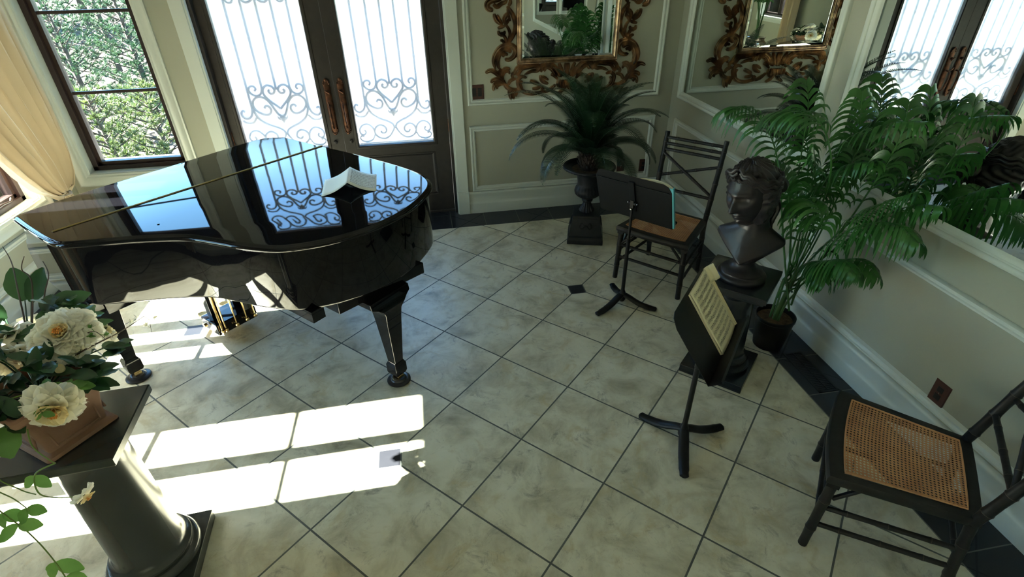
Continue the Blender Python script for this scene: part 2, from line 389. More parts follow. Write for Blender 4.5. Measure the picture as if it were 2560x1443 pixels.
# left wall casing, back window casing
def window(name, put, op, vbars, zb, ax):
    """op = (a0,a1,z0,z1) opening; casing, jamb liner, dark sash with glass"""
    a0, a1, z0, z1 = op
    e = semp(name, put((a0+a1)/2, z0, 0))
    mb = MB(); frame(mb, a0-.090, a1+.090, z0-.090, z1+.090, CAS, put); mb.build('casing', M_trim, e, world=True, sharp=50)
    mb = MB()
    for (q0, q1, r0, r1) in ((a0-.01, a0+.006, z0, z1), (a1-.006, a1+.01, z0, z1), (a0, a1, z0-.01, z0+.006), (a0, a1, z1-.006, z1+.01)):
        p, q = put(q0, r0, -.075), put(q1, r1, .001); mb.box(p[0], q[0], p[1], q[1], p[2], q[2])
    mb.build('jamb', M_trim, e, world=True)
    mb = MB()   # outer frame
    def bar(q0, q1, r0, r1, h0, h1):
        p, q = put(q0, r0, h0), put(q1, r1, h1); mb.box(p[0], q[0], p[1], q[1], p[2], q[2])
    w1 = .045
    for (q0, q1, r0, r1) in ((a0+.006, a0+w1, z0+.006, z1-.006), (a1-w1, a1-.006, z0+.006, z1-.006), (a0+.006, a1-.006, z0+.006, z0+.04), (a0+.006, a1-.006, z1-.04, z1-.006)):
        bar(q0, q1, r0, r1, -.17, -.075)
    mb.build('frame', M_winfr, e, world=True, bevel=.003)
    mb = MB()
    xs = [a0+w1]+[v for v in vbars if v[1] > .03 for v in ((v[0]-v[1]/2, v[0]+v[1]/2),)] if False else None
    for (c, wd) in vbars: bar(c-wd/2, c+wd/2, z0+.04, z1-.04, -.15, -.112)
    for z in zb: bar(a0+w1, a1-w1, z-.011, z+.011, -.14, -.118)
    s_ = .028
    edges = [a0+w1]+sorted([x for v in vbars if v[1] > .03 for x in (v[0]-v[1]/2, v[0]+v[1]/2)])+[a1-w1]
    for k in range(0, len(edges), 2):
        e0, e1 = edges[k], edges[k+1]
        bar(e0, e0+s_, z0+.04, z1-.04, -.155, -.10); bar(e1-s_, e1, z0+.04, z1-.04, -.155, -.10)
        bar(e0, e1, z0+.04, z0+.04+s_, -.155, -.10); bar(e0, e1, z1-.04-s_, z1-.04, -.155, -.10)
    mb.build('sash', M_winfr, e, world=True, bevel=.002)
    mb = MB(); bar(a0+w1, a1-w1, z0+.04, z1-.04, -.1325, -.1275); mb.build('glass', M_glass, e, world=True)
    return e
ZBARS = (1.137, 1.685)
window('window_1', pB, WB, [], (1.204, 1.75), 'y')
window('window_2', pL, LB, [(1.133, .034), (1.357, .055), (1.85, .055)], ZBARS, 'x')
window('window_3', pL, LA, [(.083, .035)], ZBARS, 'x')
window('window_4', pL, LC, [(-3.6, .05)], (1.30, 1.75), 'x')
# crank handle on window_2
wh = MB(); wh.tube([(XL-.07, 2.02, .655), (XL-.055, 2.02, .668), (XL-.05, 2.06, .672), (XL-.05, 2.14, .662), (XL-.05, 2.16, .676)], [.012, .010, .008, .007, .010], 8)
tag(wh.build('crank_handle', M_winfr), 'small dark crank handle on the sill of the left window by the curtain', 'window handle')
mold('trim_6', .98, 2.5, .225, .47, pL)
# front wall panels (seen only in mirrors)
mold('trim_7', .55, 1.6, .225, .80, pF); mold('trim_8', -2.9, .35, .225, .80, pF)
mold('trim_9', -2.9, .35, .972, 2.75, pF)
t_ = thing('wall_mirror', 'framed wall mirror panel on the front wall, seen only as a small reflection', 'mirror', (1.07, YF, .985))
mb = MB(); frame(mb, .55, 1.6, .972, 2.75, MR, pF); mb.build('frame', M_trim, t_, world=True, sharp=50)
mb = MB(); mb.box(.60, 1.55, YF, YF+.004, 1.027, 2.695); mb.build('glass', M_mirror, t_, world=True)
# ---------------------------------------------------------------- front double door
YD = 2.855
d1 = semp('door_1', (-.9875, YD, 0))
mb = MB()
mb.box(DR[0], DR[0]+.035, YB+.03, YD+.10, 0, DR[3]); mb.box(DR[1]-.035, DR[1], YB+.03, YD+.10, 0, DR[3]); mb.box(DR[0]+.035, DR[1]-.035, YB+.03, YD+.10, 2.50, DR[3])
mb.box(DR[0], DR[1], YD-.01, YD+.12, -.01, .018)
mb.build('door_frame', M_bronze, d1, world=True, bevel=.003)
mb = MB()
for (a0, a1) in ((-1.998, -1.905), (-.07, .023)):
    mb.box(a0, a1, YB-.022, YB, .215, 2.56); mb.box(a0-.004, a1+.004, YB-.028, YB, 0, .215); mb.box(a0-.006, a1+.006, YB-.032, YB, .207, .217)
mb.box(-1.998, .023, YB-.022, YB, 2.56, 2.66)
mb.box(DR[0]-.002, DR[0]+.012, YB-.012, YB+.032, .0, 2.56); mb.box(DR[1]-.012, DR[1]+.002, YB-.012, YB+.032, 0, 2.56)
struct(mb.build('trim_10', M_trim, bevel=.003))
def bar_pts(cx, f):    # mirror helper
    return [(cx+p[0], p[1]) for p in f]
def spiral(cx, cz, r0, a0, turns, sgn, n=26, r1=.2):
    return [(cx+(r0*(1-(1-r1)*i/n))*math.cos(a0+sgn*2*PI*turns*i/n), cz+(r0*(1-(1-r1)*i/n))*math.sin(a0+sgn*2*PI*turns*i/n)) for i in range(n+1)]
def half_grille(mb, cx, y, sy):
    """one half (x mirrored by sy=+-1) of the lower scrollwork, heights relative"""
    def put(pl, r, flip):
        P = [(cx+sy*p[0], y, (2.960-p[1]) if flip else p[1]) for p in pl]; mb.tube(P, r, 6)
    for flip in (False, True):
        # heart lobe
        put([tuple(p) for p in cr([(0, 1.00), (.03, 1.03), (.075, 1.075), (.104, 1.118), (.100, 1.16), (.068, 1.186), (.030, 1.176), (.014, 1.148), (.028, 1.124), (.052, 1.124), (.062, 1.142), (.050, 1.152)], 5)], .0100, flip)
        # upper side curl hanging from bar at .107 to bar .222
        put([tuple(p) for p in cr([(.107, 1.20), (.109, 1.16), (.125, 1.125), (.160, 1.110), (.195, 1.125), (.210, 1.155), (.196, 1.182), (.168, 1.184), (.156, 1.164), (.168, 1.148)], 5)], .0092, flip)
        # outer hook at glass edge
        put([tuple(p) for p in cr([(.222, 1.05), (.224, 1.00), (.240, .955), (.275, .935), (.305, .950), (.312, .98), (.297, 1.0), (.28, .99)], 5)], .0092, flip)
        # big S scroll
        put([tuple(p) for p in cr([(.125, 1.010), (.112, 1.028), (.088, 1.022), (.078, .995), (.092, .966), (.128, .958), (.180, .985), (.206, 1.03), (.196, 1.075), (.158, 1.10), (.112, 1.092), (.072, 1.05), (.050, 1.0), (.030, .960), (.012, .945)], 5)], .0100, flip)
        put([tuple(p) for p in cr([(.206, 1.03), (.210, .985), (.180, .92), (.120, .875), (.060, .85), (.020, .825), (.008, .80)], 5)], .0100, flip)
        # bottom scrolls
        put([tuple(p) for p in cr([(.004, .80), (.020, .765), (.052, .722), (.100, .700), (.150, .716), (.176, .755), (.162, .80), (.122, .818), (.086, .80), (.076, .768), (.094, .748), (.118, .752), (.122, .77)], 5)], .0100, flip)
        put([tuple(p) for p in cr([(.176, .76), (.190, .80), (.225, .83), (.27, .825), (.30, .79), (.295, .755), (.268, .745), (.250, .765), (.262, .785)], 5)], .0092, flip)
        put([tuple(p) for p in cr([(.178, .74), (.20, .70), (.24, .685), (.285, .69), (.305, .715), (.29, .735), (.27, .725)], 5)], .0088, flip)
        put([tuple(p) for p in cr([(.205, .94), (.24, .90), (.29, .90), (.315, .92)], 5)], .0088, flip)
        # leaf
        put([(.002, .945), (.010, .93), (.022, .915), (.034, .925), (.040, .945)], [.004, .007, .011, .008, .003], flip)
    for bx, top, kn in ((.107, 1.20, 1.535), (.222, 1.05, 1.355)):
        mb.tube([(cx+sy*bx, y, top), (cx+sy*bx, y, 2.960-top)], .0100, 6)
        for kz in (kn,): mb.lathe([(.005, kz-.018), (.011, kz-.008), (.013, kz), (.011, kz+.008), (.005, kz+.018)], 10, (cx+sy*bx, y))
def door_leaf(x0, x1, g0, g1, hx, side):
    o = thing('door_leaf', '', ''); del o['label'], o['category']; o.parent = d1; o.matrix_basis = Matrix(); o.location = (0, 0, 0)
    for k in list(o.keys()):
        if k in ('kind',): del o[k]
    I = d1.matrix_basis.inverted()
    z0, z1, gz0, gz1 = .02, 2.495, .668, 2.285
    mb = MB(); y0, y1 = YD, YD+.05
    mb.box(x0, g0, y0, y1, z0, z1); mb.box(g1, x1, y0, y1, z0, z1); mb.box(g0, g1, y0, y1, gz1, z1); mb.box(g0, g1, y0+.012, y1, z0, gz0)
    mb.box(g0, g1, y0, y1, .575, gz0); mb.box(g0, g1, y0, y1, z0, .185)
    # sticking around glass and bottom panel
    pd = lambda a, z, h: (a, YD-h, z)
    frame(mb, g0-.03, g1+.03, gz0-.03, gz1+.03, [(0, 0), (.004, .007), (.022, .009), (.030, .003), (.034, -.02)], pd)
    frame(mb, g0-.004, g1+.004, .180, .580, [(0, 0), (.003, .004), (.012, .005), (.018, -.006), (.03, -.011)], pd)
    b = mb.build('stile_and_rail', M_bronze, o, world=True, bevel=0, sharp=30)
    mb = MB(); mb.box(g0, g1, YD+.022, YD+.027, gz0, gz1); mb.build('frosted_glass', M_frost, o, world=True)
    mb = MB(); cx = (g0+g1)/2
    for s_ in (-1, 1): half_grille(mb, cx, YD+.070, s_)
    mb.tube([(cx, YD+.070, 1.15), (cx, YD+.070, 2.960-1.15)], .0100, 6)
    for z in (.93, 2.960-.93): mb.lathe([(.002, z-.05), (.02, z-.02), (.026, z), (.018, z+.018), (.004, z+.025)], 12, (cx, YD+.070))
    mb.box(g0, g1, YD+.064, YD+.076, gz0-.004, gz0+.006); mb.box(g0, g1, YD+.064, YD+.076, gz1-.006, gz1+.004)
    mb.build('iron_grille', M_iron, o, world=True)
    # handle set
    mb = MB(); n = 40; ring = []
    for k in range(n):
        a = 2*PI*k/n; px = .028*math.cos(a); pz = 1.005+ (.175 if math.sin(a) > 0 else -.175) + .034*math.sin(a)
        sc_ = 1+.10*math.cos(7*a) if abs(math.sin(a)) > .35 else 1
        ring.append((px*sc_, pz))
    V = [(hx+p[0], YD-.002, p[1]) for p in ring]+[(hx+p[0]*.85, YD-.010, p[1]) for p in ring]+[(hx+p[0]*.55, YD-.013, 1.005+(p[1]-1.005)*.94) for p in ring]
    mb.add(V, [(k, (k+1) % n, n+(k+1) % n, n+k) for k in range(n)]+[(n+k, n+(k+1) % n, 2*n+(k+1) % n, 2*n+k) for k in range(n)]+[tuple(range(2*n, 3*n))])
    for (dx, dz, r, a) in [(0, .215, .012, 0)]+[(.022*math.cos(q), (.185+.03*math.sin(q)), .007, 0) for q in (0, .5, 1, 1.57, 2.1, 2.6, 3.14)]:
        for s_ in (1, -1): mb.lathe([(.001, -.008), (r, -.004), (r, .003), (.001, .007)], 8, M=Tm(hx+dx, YD-.012, 1.005+s_*dz)@Matrix.Rotation(PI/2, 4, 'X'))
    mb.build('handle_plate', M_copper, o, world=True, sharp=50)
    mb = MB()
    mb.tube([tuple(p) for p in cr([(hx, YD-.012, 1.02), (hx, YD-.045, 1.015), (hx, YD-.062, .975), (hx, YD-.058, .90), (hx, YD-.048, .855), (hx, YD-.015, .835)], 5)], [.007]*6+[.009]*14+[.006]*6, 8)
    mb.tube([(hx, YD-.012, 1.13), (hx, YD-.035, 1.13)], .012, 10); mb.tube([(hx-.016, YD-.038, 1.142), (hx+.018, YD-.040, 1.118)], [.004, .006], 8)
    mb.tube([tuple(p) for p in cr([(hx, YD-.05, 1.03), (hx, YD-.07, 1.045), (hx, YD-.072, 1.06)], 4)], .006, 8)
    mb.build('pull_handle', M_copper, o, world=True)
    mb = MB(); mb.lathe([(.001, -.026), (.013, -.022), (.016, -.012), (.008, -.004), (.014, 0)], 16, M=Tm(hx+side*.012, YD, .718)@Matrix.Rotation(-PI/2, 4, 'X')); mb.build('bolt_knob', M_bronze, o, world=True)
    mb = MB(); hxn = x0-.004 if side < 0 else x1+.004
    for z in (.80, 1.9): mb.tube([(hxn, YD-.008, z-.055), (hxn, YD-.008, z-.05), (hxn, YD-.008, z+.05), (hxn, YD-.008, z+.055)], [.003, .007, .007, .003], 8)
    mb.build('hinge', M_copper, o, world=True)
door_leaf(-1.868, -.9985, -1.783, -1.137, -1.055, -1)
door_leaf(-.9955, -.107, -.880, -.243, -.948, 1)

# ---------------------------------------------------------------- outdoors
rnd = random.Random(5); nr = np.random.RandomState(3)
g = MB(); G = []
for j in range(30):
    row = []
    for i in range(40):
        x = -45+i*2.2; y = -18+j*2.2
        d = max(0, y-10); h = -1.75+.075*d+.25*math.sin(x*.3)*math.cos(y*.25)
        row.append((x, y, h if y > 5.5 else -1.52))
    G.append(row)
g.grid(G); struct(g.build('ground_lawn', M_grass))
g = MB(); G = []
for j in range(24):
    row = []
    for i in range(30):
        x = -26+i*1.2; y = 7.0+j*1.0
        d = max(0, y-10); row.append((x, y, -1.58+.075*d+.25*math.sin(x*.3)*math.cos(y*.25)+nr.rand()*.12))
    G.append(row)
g.grid(G); struct(g.build('ground_mulch_bed', M_mulch))
g = MB(); g.box(-4.5, 2.5, YB+WT, 5.4, -.35, -.03); struct(g.build('ground_porch_slab', mat('concrete', (.30, .28, .25), .8, col2=(.38, .36, .32), scale=3)))
def pine(x, y, z, h, r, m, label, seed, group='pines beyond the back window'):
    q = random.Random(seed); t = thing('pine_tree', label, 'tree', (x, y, z), 0, group)
    mb = MB(); mb.tube([(0, 0, 0), (.03, .02, h*.5), (0, 0, h)], [.05+h*.018, .035+h*.008, .012], 8)
    cr_ = MB(); nb = int(46+h*6)
    for i in range(nb):
        f = (i+.5)/nb; zz = h*(.08+.90*f); L = r*(1-f)**.75*(.75+.4*q.random())+.12
        a = i*2.399+q.random()*.5; dv = np.array([math.cos(a), math.sin(a), .35+.5*f]); dv = dv/np.linalg.norm(dv)
        p0 = np.array([0, 0, zz]); p2 = p0+dv*L; p1 = p0+dv*L*.5+np.array([0, 0, -.06*L])
        mb.tube([p0, p1, p2], [.016, .010, .004], 4, caps=False)
        nt_ = max(3, int(L/.085))
        for k in range(nt_):
            s_ = .25+.75*(k+1)/nt_; c = p0+(p2-p0)*s_+np.array([q.uniform(-.05, .05), q.uniform(-.05, .05), q.uniform(-.03, .06)])
            for e in range(26):
                d2 = nrm(dv*.8+np.array([q.uniform(-1, 1), q.uniform(-1, 1), q.uniform(-.7, 1.1)])); ln = q.uniform(.06, .12)
                sd_ = nrm(np.cross(d2, [q.uniform(-1, 1), q.uniform(-1, 1), q.uniform(-1, 1)]))*.0062
                cr_.add([c-sd_, c+sd_, c+d2*ln], [(0, 1, 2)])
    mb.build('trunk', M_bark, t); cr_.build('needles', m, t)
    return t
def onray(px, py, dist):
    d = np.array([(px-1280)/1322.76, (py-721.5)/1322.76, 1.]); R = np.array([R0, R1, R2]); dd = R.T @ d; dd = dd/np.linalg.norm(dd[:2]); return np.array(CP)+dd*dist
PT = [(395, 330, 10.2, 2.0, 1.25, M_pine2, 'bushy yellow-green pine at the bottom right of the back window view'),
      (255, 330, 9.6, 2.1, .95, M_pine2, 'narrow yellow-green pine at the bottom left of the back window view'),
      (330, 130, 15, 3.4, 1.3, M_pine, 'mid-green pine in the middle of the back window view'),
      (170, 150, 14, 3.0, 1.1, M_pine, 'green pine behind the left side of the back window grid'),
      (440, 200, 14, 3.2, 1.3, M_pine, 'green pine partly behind the right window casing'),
      (250, 60, 19, 4.0, 1.6, M_pine, 'tall green pine near the top of the back window view'),
      (400, 60, 20, 4.5, 1.7, M_pine, 'tall green pine at the top right of the back window view'),
      (120, 60, 18, 4.2, 1.5, M_pine, 'tall green pine at the top left of the back window view')]
for i, (px, py, ds, h, r, m, lb) in enumerate(PT):
    p = onray(px, py, ds); y = p[1]; gz = -1.55+.075*max(0, y-10)
    pine(p[0], p[1], gz-.05, h, r, m, lb, i+3)
def leafy(x, y, z, h, r, label, seed, n=5500):
    q = np.random.RandomState(seed); t = thing('woodland_tree', label, 'tree', (x, y, z), 0, 'woodland behind the pines')
    mb = MB(); mb.tube([(0, 0, 0), (.1, .1, h*.4), (-.1, 0, h*.8)], [.16, .12, .05], 8)
    for k in range(7):
        a = k*2.4; mb.tube([(0, 0, h*(.25+.07*k)), (math.cos(a)*r*.6, math.sin(a)*r*.6, h*(.45+.07*k))], [.05, .015], 5)
    mb.build('trunk', M_bark, t); mb = MB()
    for k in range(n):
        a = q.rand()*2*PI; ph = math.acos(q.uniform(-1, 1)); rr = q.rand()**.4
        c = np.array([math.cos(a)*math.sin(ph)*r*rr, math.sin(a)*math.sin(ph)*r*rr, h*.60+math.cos(ph)*h*.42*rr])
        u_ = nrm(q.randn(3))*q.uniform(.06, .13); v_ = nrm(np.cross(u_, q.randn(3)))*q.uniform(.04, .08)
        mb.add([c-u_, c+v_, c+u_, c-v_], [(0, 1, 2, 3)])
    mb.build('foliage', M_tree, t)
for i, (x, y) in enumerate(((-24, 22), (-20.5, 24), (-17, 23), (-13.5, 25), (-10.5, 24), (-7, 25), (-22, 29), (-15, 30), (-8, 31), (-28, 20))):
    lb = ['leafy tree in the woodland, far left behind the pines', 'second leafy woodland tree from the left', 'leafy woodland tree behind the middle pine', 'leafy woodland tree behind the tall top right pine', 'leafy woodland tree beyond the frosted door', 'rightmost leafy tree of the front woodland row', 'rear woodland tree at the far left', 'rear woodland tree in the centre', 'rear woodland tree at the right', 'outermost leafy tree on the left of the woodland'][i]
    leafy(x, y, -1.5+.075*(y-10), 6.2+.5*(i % 3), 2.3, lb, 20+i)
def fence(x0, y0, x1, y1, z, label):
    L = math.hypot(x1-x0, y1-y0); a = math.atan2(y1-y0, x1-x0); t = thing('iron_fence', label, 'fence', (x0, y0, z), a)
    mb = MB()
    for zz in (.12, .95, 1.08): mb.box(0, L, -.012, .012, zz, zz+.03)
    mb.build('rail', M_iron, t); mb = MB(); n = int(L/.115)
    for k in range(n+1):
        x = k*.115; mb.box(x-.008, x+.008, -.008, .008, .03, 1.16); mb.lathe([(.016, 1.16), (.012, 1.18), (.001, 1.23)], 4, (x, 0))
    mb.build('pickets', M_iron, t)['kind'] = 'stuff'
fence(-13, 6.45, 2, 6.45, -1.61, 'black iron picket fence outside the back window, tips above the sill')
fence(-8.2, -4, -8.2, 6.2, -1.56, 'black iron picket fence on the lawn outside the left window')
# ---------------------------------------------------------------- grand piano
def PW(s_, t_, z=0.): return ((s_+t_)/S2*T, (t_-s_)/S2*T, z)
OUT = [(-5.10, -2.17), (-4.6, -2.18), (-4.14, -2.17), (-3.93, -2.12), (-3.72, -1.93), (-3.41, -1.63), (-3.06, -1.37), (-2.72, -1.25), (-2.42, -1.16), (-2.07, -.99), (-1.83, -.70), (-1.69, -.36), (-1.64, -.05), (-1.66, .30), (-1.76, .65), (-1.93, .98), (-2.2, 1.17), (-2.7, 1.27), (-3.5, 1.29), (-4.3, 1.27), (-5.18, 1.24)]
def smooth_out(pts, n=6):
    c_ = cr(pts, n); return [tuple(p) for p in c_]
lid_o = smooth_out(OUT)+[(-5.40, 1.05), (-5.43, .80), (-5.40, .39), (-5.33, -.525), (-5.29, -1.32), (-5.20, -1.92), (-5.16, -2.10)]
def inset(poly, d):
    P = np.array(poly); n = len(P); o = []
    A = .5*sum(P[i][0]*P[(i+1) % n][1]-P[(i+1) % n][0]*P[i][1] for i in range(n)); sg = 1 if A > 0 else -1
    for i in range(n):
        e = nrm(P[(i+1) % n]-P[i-1]); o.append(tuple(P[i]+sg*d*np.array([-e[1], e[0]])))
    return o
ZL = 1.005
pl = PW(-3.4, -.4)
piano = thing('grand_piano', 'glossy black baby grand piano with closed lid by the double door', 'piano', (pl[0], pl[1], 0))
def slab(mb, prof):   # prof [(inset tiles, z)] bottom->top
    mb.loft([[PW(p[0], p[1], z) for p in inset(lid_o, d)] for (d, z) in prof])
mb = MB(); slab(mb, [(.035, .972), (.012, .976), (.0, .983), (.0, .990), (.012, .998), (.022, .9995), (.034, 1.0015), (.042, 1.0045), (.055, ZL)])
mb.f = [f[::-1] for f in mb.f] if False else mb.f
lid = mb.build('lid', M_piano, piano, world=True, sharp=60)
# hinge and front flap seam
mb = MB(); a = np.array(PW(-4.29, -2.06, ZL)); b = np.array(PW(-4.29, 1.24, ZL))
mb.tube([a+[0, 0, .001], b+[0, 0, .001]], .0038, 10)
n_ = 26; dd = (b-a)/n_
for k in range(n_): mb.tube([a+dd*(k+.06)+[0, 0, .0012], a+dd*(k+.94)+[0, 0, .0012]], .0046, 10)
mb.build('lid_hinge', M_oldbrass, lid, world=True)
mb = MB(); mb.box(-.0045, .0045, -.0045, .0045, 0, .004, M=Tm(-1.593, .708, ZL)@Rz(.3)); mb.build('rubber_button', M_rubber, lid, world=True)
# case: curved rim
rim = [p for p in OUT if p[0] > -4.2 or p[1] > 0]
rim_o = [(-4.14, -2.17)]+[tuple(p) for p in cr(OUT[2:20], 6)][1:]
rim_o = rim_o+[(-4.25, 1.27), (-4.25, -2.17)]
mb = MB(); ri = inset(rim_o, .055)
mb.loft([[PW(p[0], p[1], z) for p in inset(rim_o, d)] for (d, z) in ((.075, .655), (.060, .660), (.055, .668), (.055, .972))])
case = mb.build('case', M_piano, piano, world=True, sharp=50)
# arms (cheeks) with curved front profile, keybed, key slip, fallboard, keys
arm = [(-4.2, .972), (-5.13, .972), (-5.14, .935), (-5.16, .90), (-5.24, .865), (-5.38, .83), (-5.47, .79), (-5.55, .73), (-5.58, .68), (-5.585, .645), (-5.57, .605), (-5.50, .59), (-5.2, .570), (-4.15, .570), (-4.08, .60), (-4.08, .655), (-4.2, .66)]
for (t0, t1) in ((-2.12, -2.0), (1.10, 1.215)):
    mb = MB(); mb.loft([[PW(p[0], t0, p[1]) for p in arm], [PW(p[0], t1, p[1]) for p in arm]]); mb.build('cheek', M_piano, piano, world=True, bevel=.004, sharp=30)
def obox(mb, s0, s1, t0, t1, z0, z1): mb.loft([[PW(s0, t0, z), PW(s1, t0, z), PW(s1, t1, z), PW(s0, t1, z)] for z in (z0, z1)])
mb = MB(); obox(mb, -5.5, -4.15, -2.0, 1.10, .575, .64); mb.build('keybed', M_piano, piano, world=True, bevel=.003)
mb = MB(); obox(mb, -5.53, -5.49, -2.0, 1.10, .60, .675); obox(mb, -5.02, -4.97, -2.0, 1.10, .66, .90); obox(mb, -5.3, -5.28, -2.0, 1.10, .93, .972); mb.build('fallboard', M_piano, piano, world=True)
mb = MB(); obox(mb, -5.47, -5.02, -1.9, 1.0, .645, .672); mb.build('white_keys', M_white, piano, world=True)
mb = MB()
for k in range(52):
    if k % 7 in (2, 6): continue
    tt = -1.9+2.9*(k+1)/52; obox(mb, -5.30, -5.02, tt-.015, tt+.015, .672, .684)
mb.build('black_keys', M_piano, piano, world=True)
mb = MB(); obox(mb, -4.1, -1.95, -.9, -.75, .60, .66); obox(mb, -4.1, -2.0, .4, .55, .60, .66); obox(mb, -4.2, -4.05, -2.0, 1.1, .57, .66); mb.build('underside_beams', M_piano, piano, world=True)
def piano_leg(s_, t_, rz, block):
    bp_ = PW(s_, t_, 0); M = Tm(bp_[0], bp_[1], 0)@Rz(rz)
    mb = MB()
    def sq(h, w_, z): return [(-h, -w_, z), (h, -w_, z), (h, w_, z), (-h, w_, z)]
    pr = [(.034, .034, .060), (.040, .040, .078), (.040, .040, .130), (.030, .030, .152), (.031, .031, .165), (.050, .050, .44), (.056, .056, .50), (.066, .075, .535), (.060, .10, .556), (.052, .13, .570), (.046, .13, .605)]
    mb.loft([sq(a_, b_, z) for a_, b_, z in pr], M=M)
    lg = mb.build('leg', M_piano, piano, world=True, bevel=.004, sharp=25)
    if block:
        mb = MB(); mb.loft([[PW(-1.86, -.64, z), PW(-1.715, .49, z), PW(-2.2, .49, z), PW(-2.2, -.64, z)] for z in (.598, .662)]); mb.build('leg_block', M_piano, lg, world=True, bevel=.003)
    mb = MB(); mb.box(-.022, .022, -.016, .016, .040, .062, M=M); mb.box(-.03, -.008, -.012, .012, .018, .05, M=M)
    mb.lathe([(.012, 0), (.0125, .004), (.0125, .018), (.012, .022)], 16, M=M@Tm(-.005, .011, .0315)@Matrix.Rotation(PI/2, 4, 'X'))
    mb.box(.004, .024, -.020, .020, .028, .046, M=M)
    mb.build('caster', M_brass, lg, world=True, bevel=.001)
    return bp_
LG = [(-1.80, -.08, -PI/4, True, 'round black caster cup under the tail leg of the grand piano'), (-4.60, -1.92, -PI/4, False, 'round black caster cup under the left front leg, near the flower pedestal'), (-4.60, 1.0, -PI/4, False, 'round black caster cup under the far front leg by the door')]
for (s_, t_, rz, bl, lb) in LG:
    q = piano_leg(s_, t_, rz, bl)
    mb = MB(); mb.lathe([(.062, 0), (.066, .004), (.066, .010), (.058, .014), (.045, .016), (.040, .022), (.036, .024), (.030, .022), (.028, .016), (.0, .014)], 36)
    o = mb.build('caster_cup', M_rubber); o.location = (q[0], q[1], 0.0005); tag(o, lb, 'caster cup', 'piano caster cups')
# lyre
mb = MB(); obox(mb, -4.78, -4.37, -.93, -.35, .055, .135); ly = mb.build('pedal_lyre', M_piano, piano, world=True, bevel=.006)
mb = MB()
for t_ in (-.80, -.48):
    mb.loft([[PW(-4.64+a*.07, t_+b*.06, z) for a, b in ((-1, -1), (1, -1), (1, 1), (-1, 1))] for z in (.13, .58)])
obox(mb, -4.75, -4.5, -.9, -.38, .54, .58); mb.build('lyre_pillar', M_piano, ly, world=True, bevel=.003)
mb = MB()
for t_, r in ((-.885, .0065), (-.835, .0045), (-.68, .0045), (-.53, .0045), (-.41, .0045)):
    mb.tube([PW(-4.33, t_, .085), PW(-4.33, t_, .10), PW(-4.33, t_, .57)], [.009, r, r], 10)
    p = PW(-4.32, t_, .088); mb.lathe([(.001, -.014), (.010, -.010), (.013, 0), (.010, .010), (.001, .014)], 12, M=Tm(*p))
    mb.tube([PW(-4.40, t_, .095), PW(-4.32, t_, .095)], .006, 8)
mb.build('pedal_rod', M_brass, ly, world=True)
mb = MB()
for t_ in (-.80, -.64, -.48):
    mb.loft([[PW(-4.78, t_-.035, .075), PW(-4.78, t_+.035, .075), PW(-4.78, t_+.035, .088), PW(-4.78, t_-.035, .088)], [PW(-5.05, t_-.06, .065), PW(-5.05, t_+.06, .065), PW(-5.05, t_+.06, .076), PW(-5.05, t_-.06, .076)], [PW(-5.13, t_-.03, .060), PW(-5.13, t_+.03, .060), PW(-5.13, t_+.03, .068), PW(-5.13, t_-.03, .068)]])
mb.build('pedal', M_brass, ly, world=True, bevel=.002)
mb = MB(); q = PW(-4.80, -.93, .11); mb.tube([PW(-4.60, -.95, .11), PW(-4.60, -.99, .11)], .014, 14); mb.build('lyre_knob', M_brass, ly, world=True)

# ---------------------------------------------------------------- music pages
def staves(mb, put, w_, h_, nst, seed=1, dens=26, m=.10, lw=.00045):
    """ink on a page: put(u,v,d) with u across, v down the page, in metres"""
    q = random.Random(seed)
    def quad(u0, u1, v0, v1): mb.add([put(u0, v0, .0006), put(u1, v0, .0006), put(u1, v1, .0006), put(u0, v1, .0006)], [(0, 1, 2, 3)])
    gap = h_*(1-2*m)/nst; sp = gap*.105; L0, L1 = w_*.08, w_*.93; seg = 10
    for k in range(nst):
        v = h_*m+gap*k
        for l in range(5):
            for i in range(seg): quad(L0+(L1-L0)*i/seg, L0+(L1-L0)*(i+1)/seg, v+l*sp-lw/2, v+l*sp+lw/2)
        for i in range(5): u = L0+(L1-L0)*i/4; quad(u-.0005, u+.0005, v, v+4*sp)
        quad(L0+.002, L0+.0045, v-sp*.3, v+4.2*sp); 
        for i in range(dens):
            u = L0+.012+(L1-L0-.016)*(i+q.random()*.5)/dens; vv = v+q.randint(-1, 4)*sp; r = sp*.46
            quad(u-r*1.2, u+r*1.2, vv-r, vv+r)
            if q.random() < .8:
                d = -1 if vv > v+2*sp else 1; quad(u-.0004, u+.0004, min(vv, vv+d*3*sp), max(vv, vv+d*3*sp))
                if q.random() < .5: quad(u, u+(L1-L0)/dens*.9, vv+d*3*sp-.0007, vv+d*3*sp+.0007)
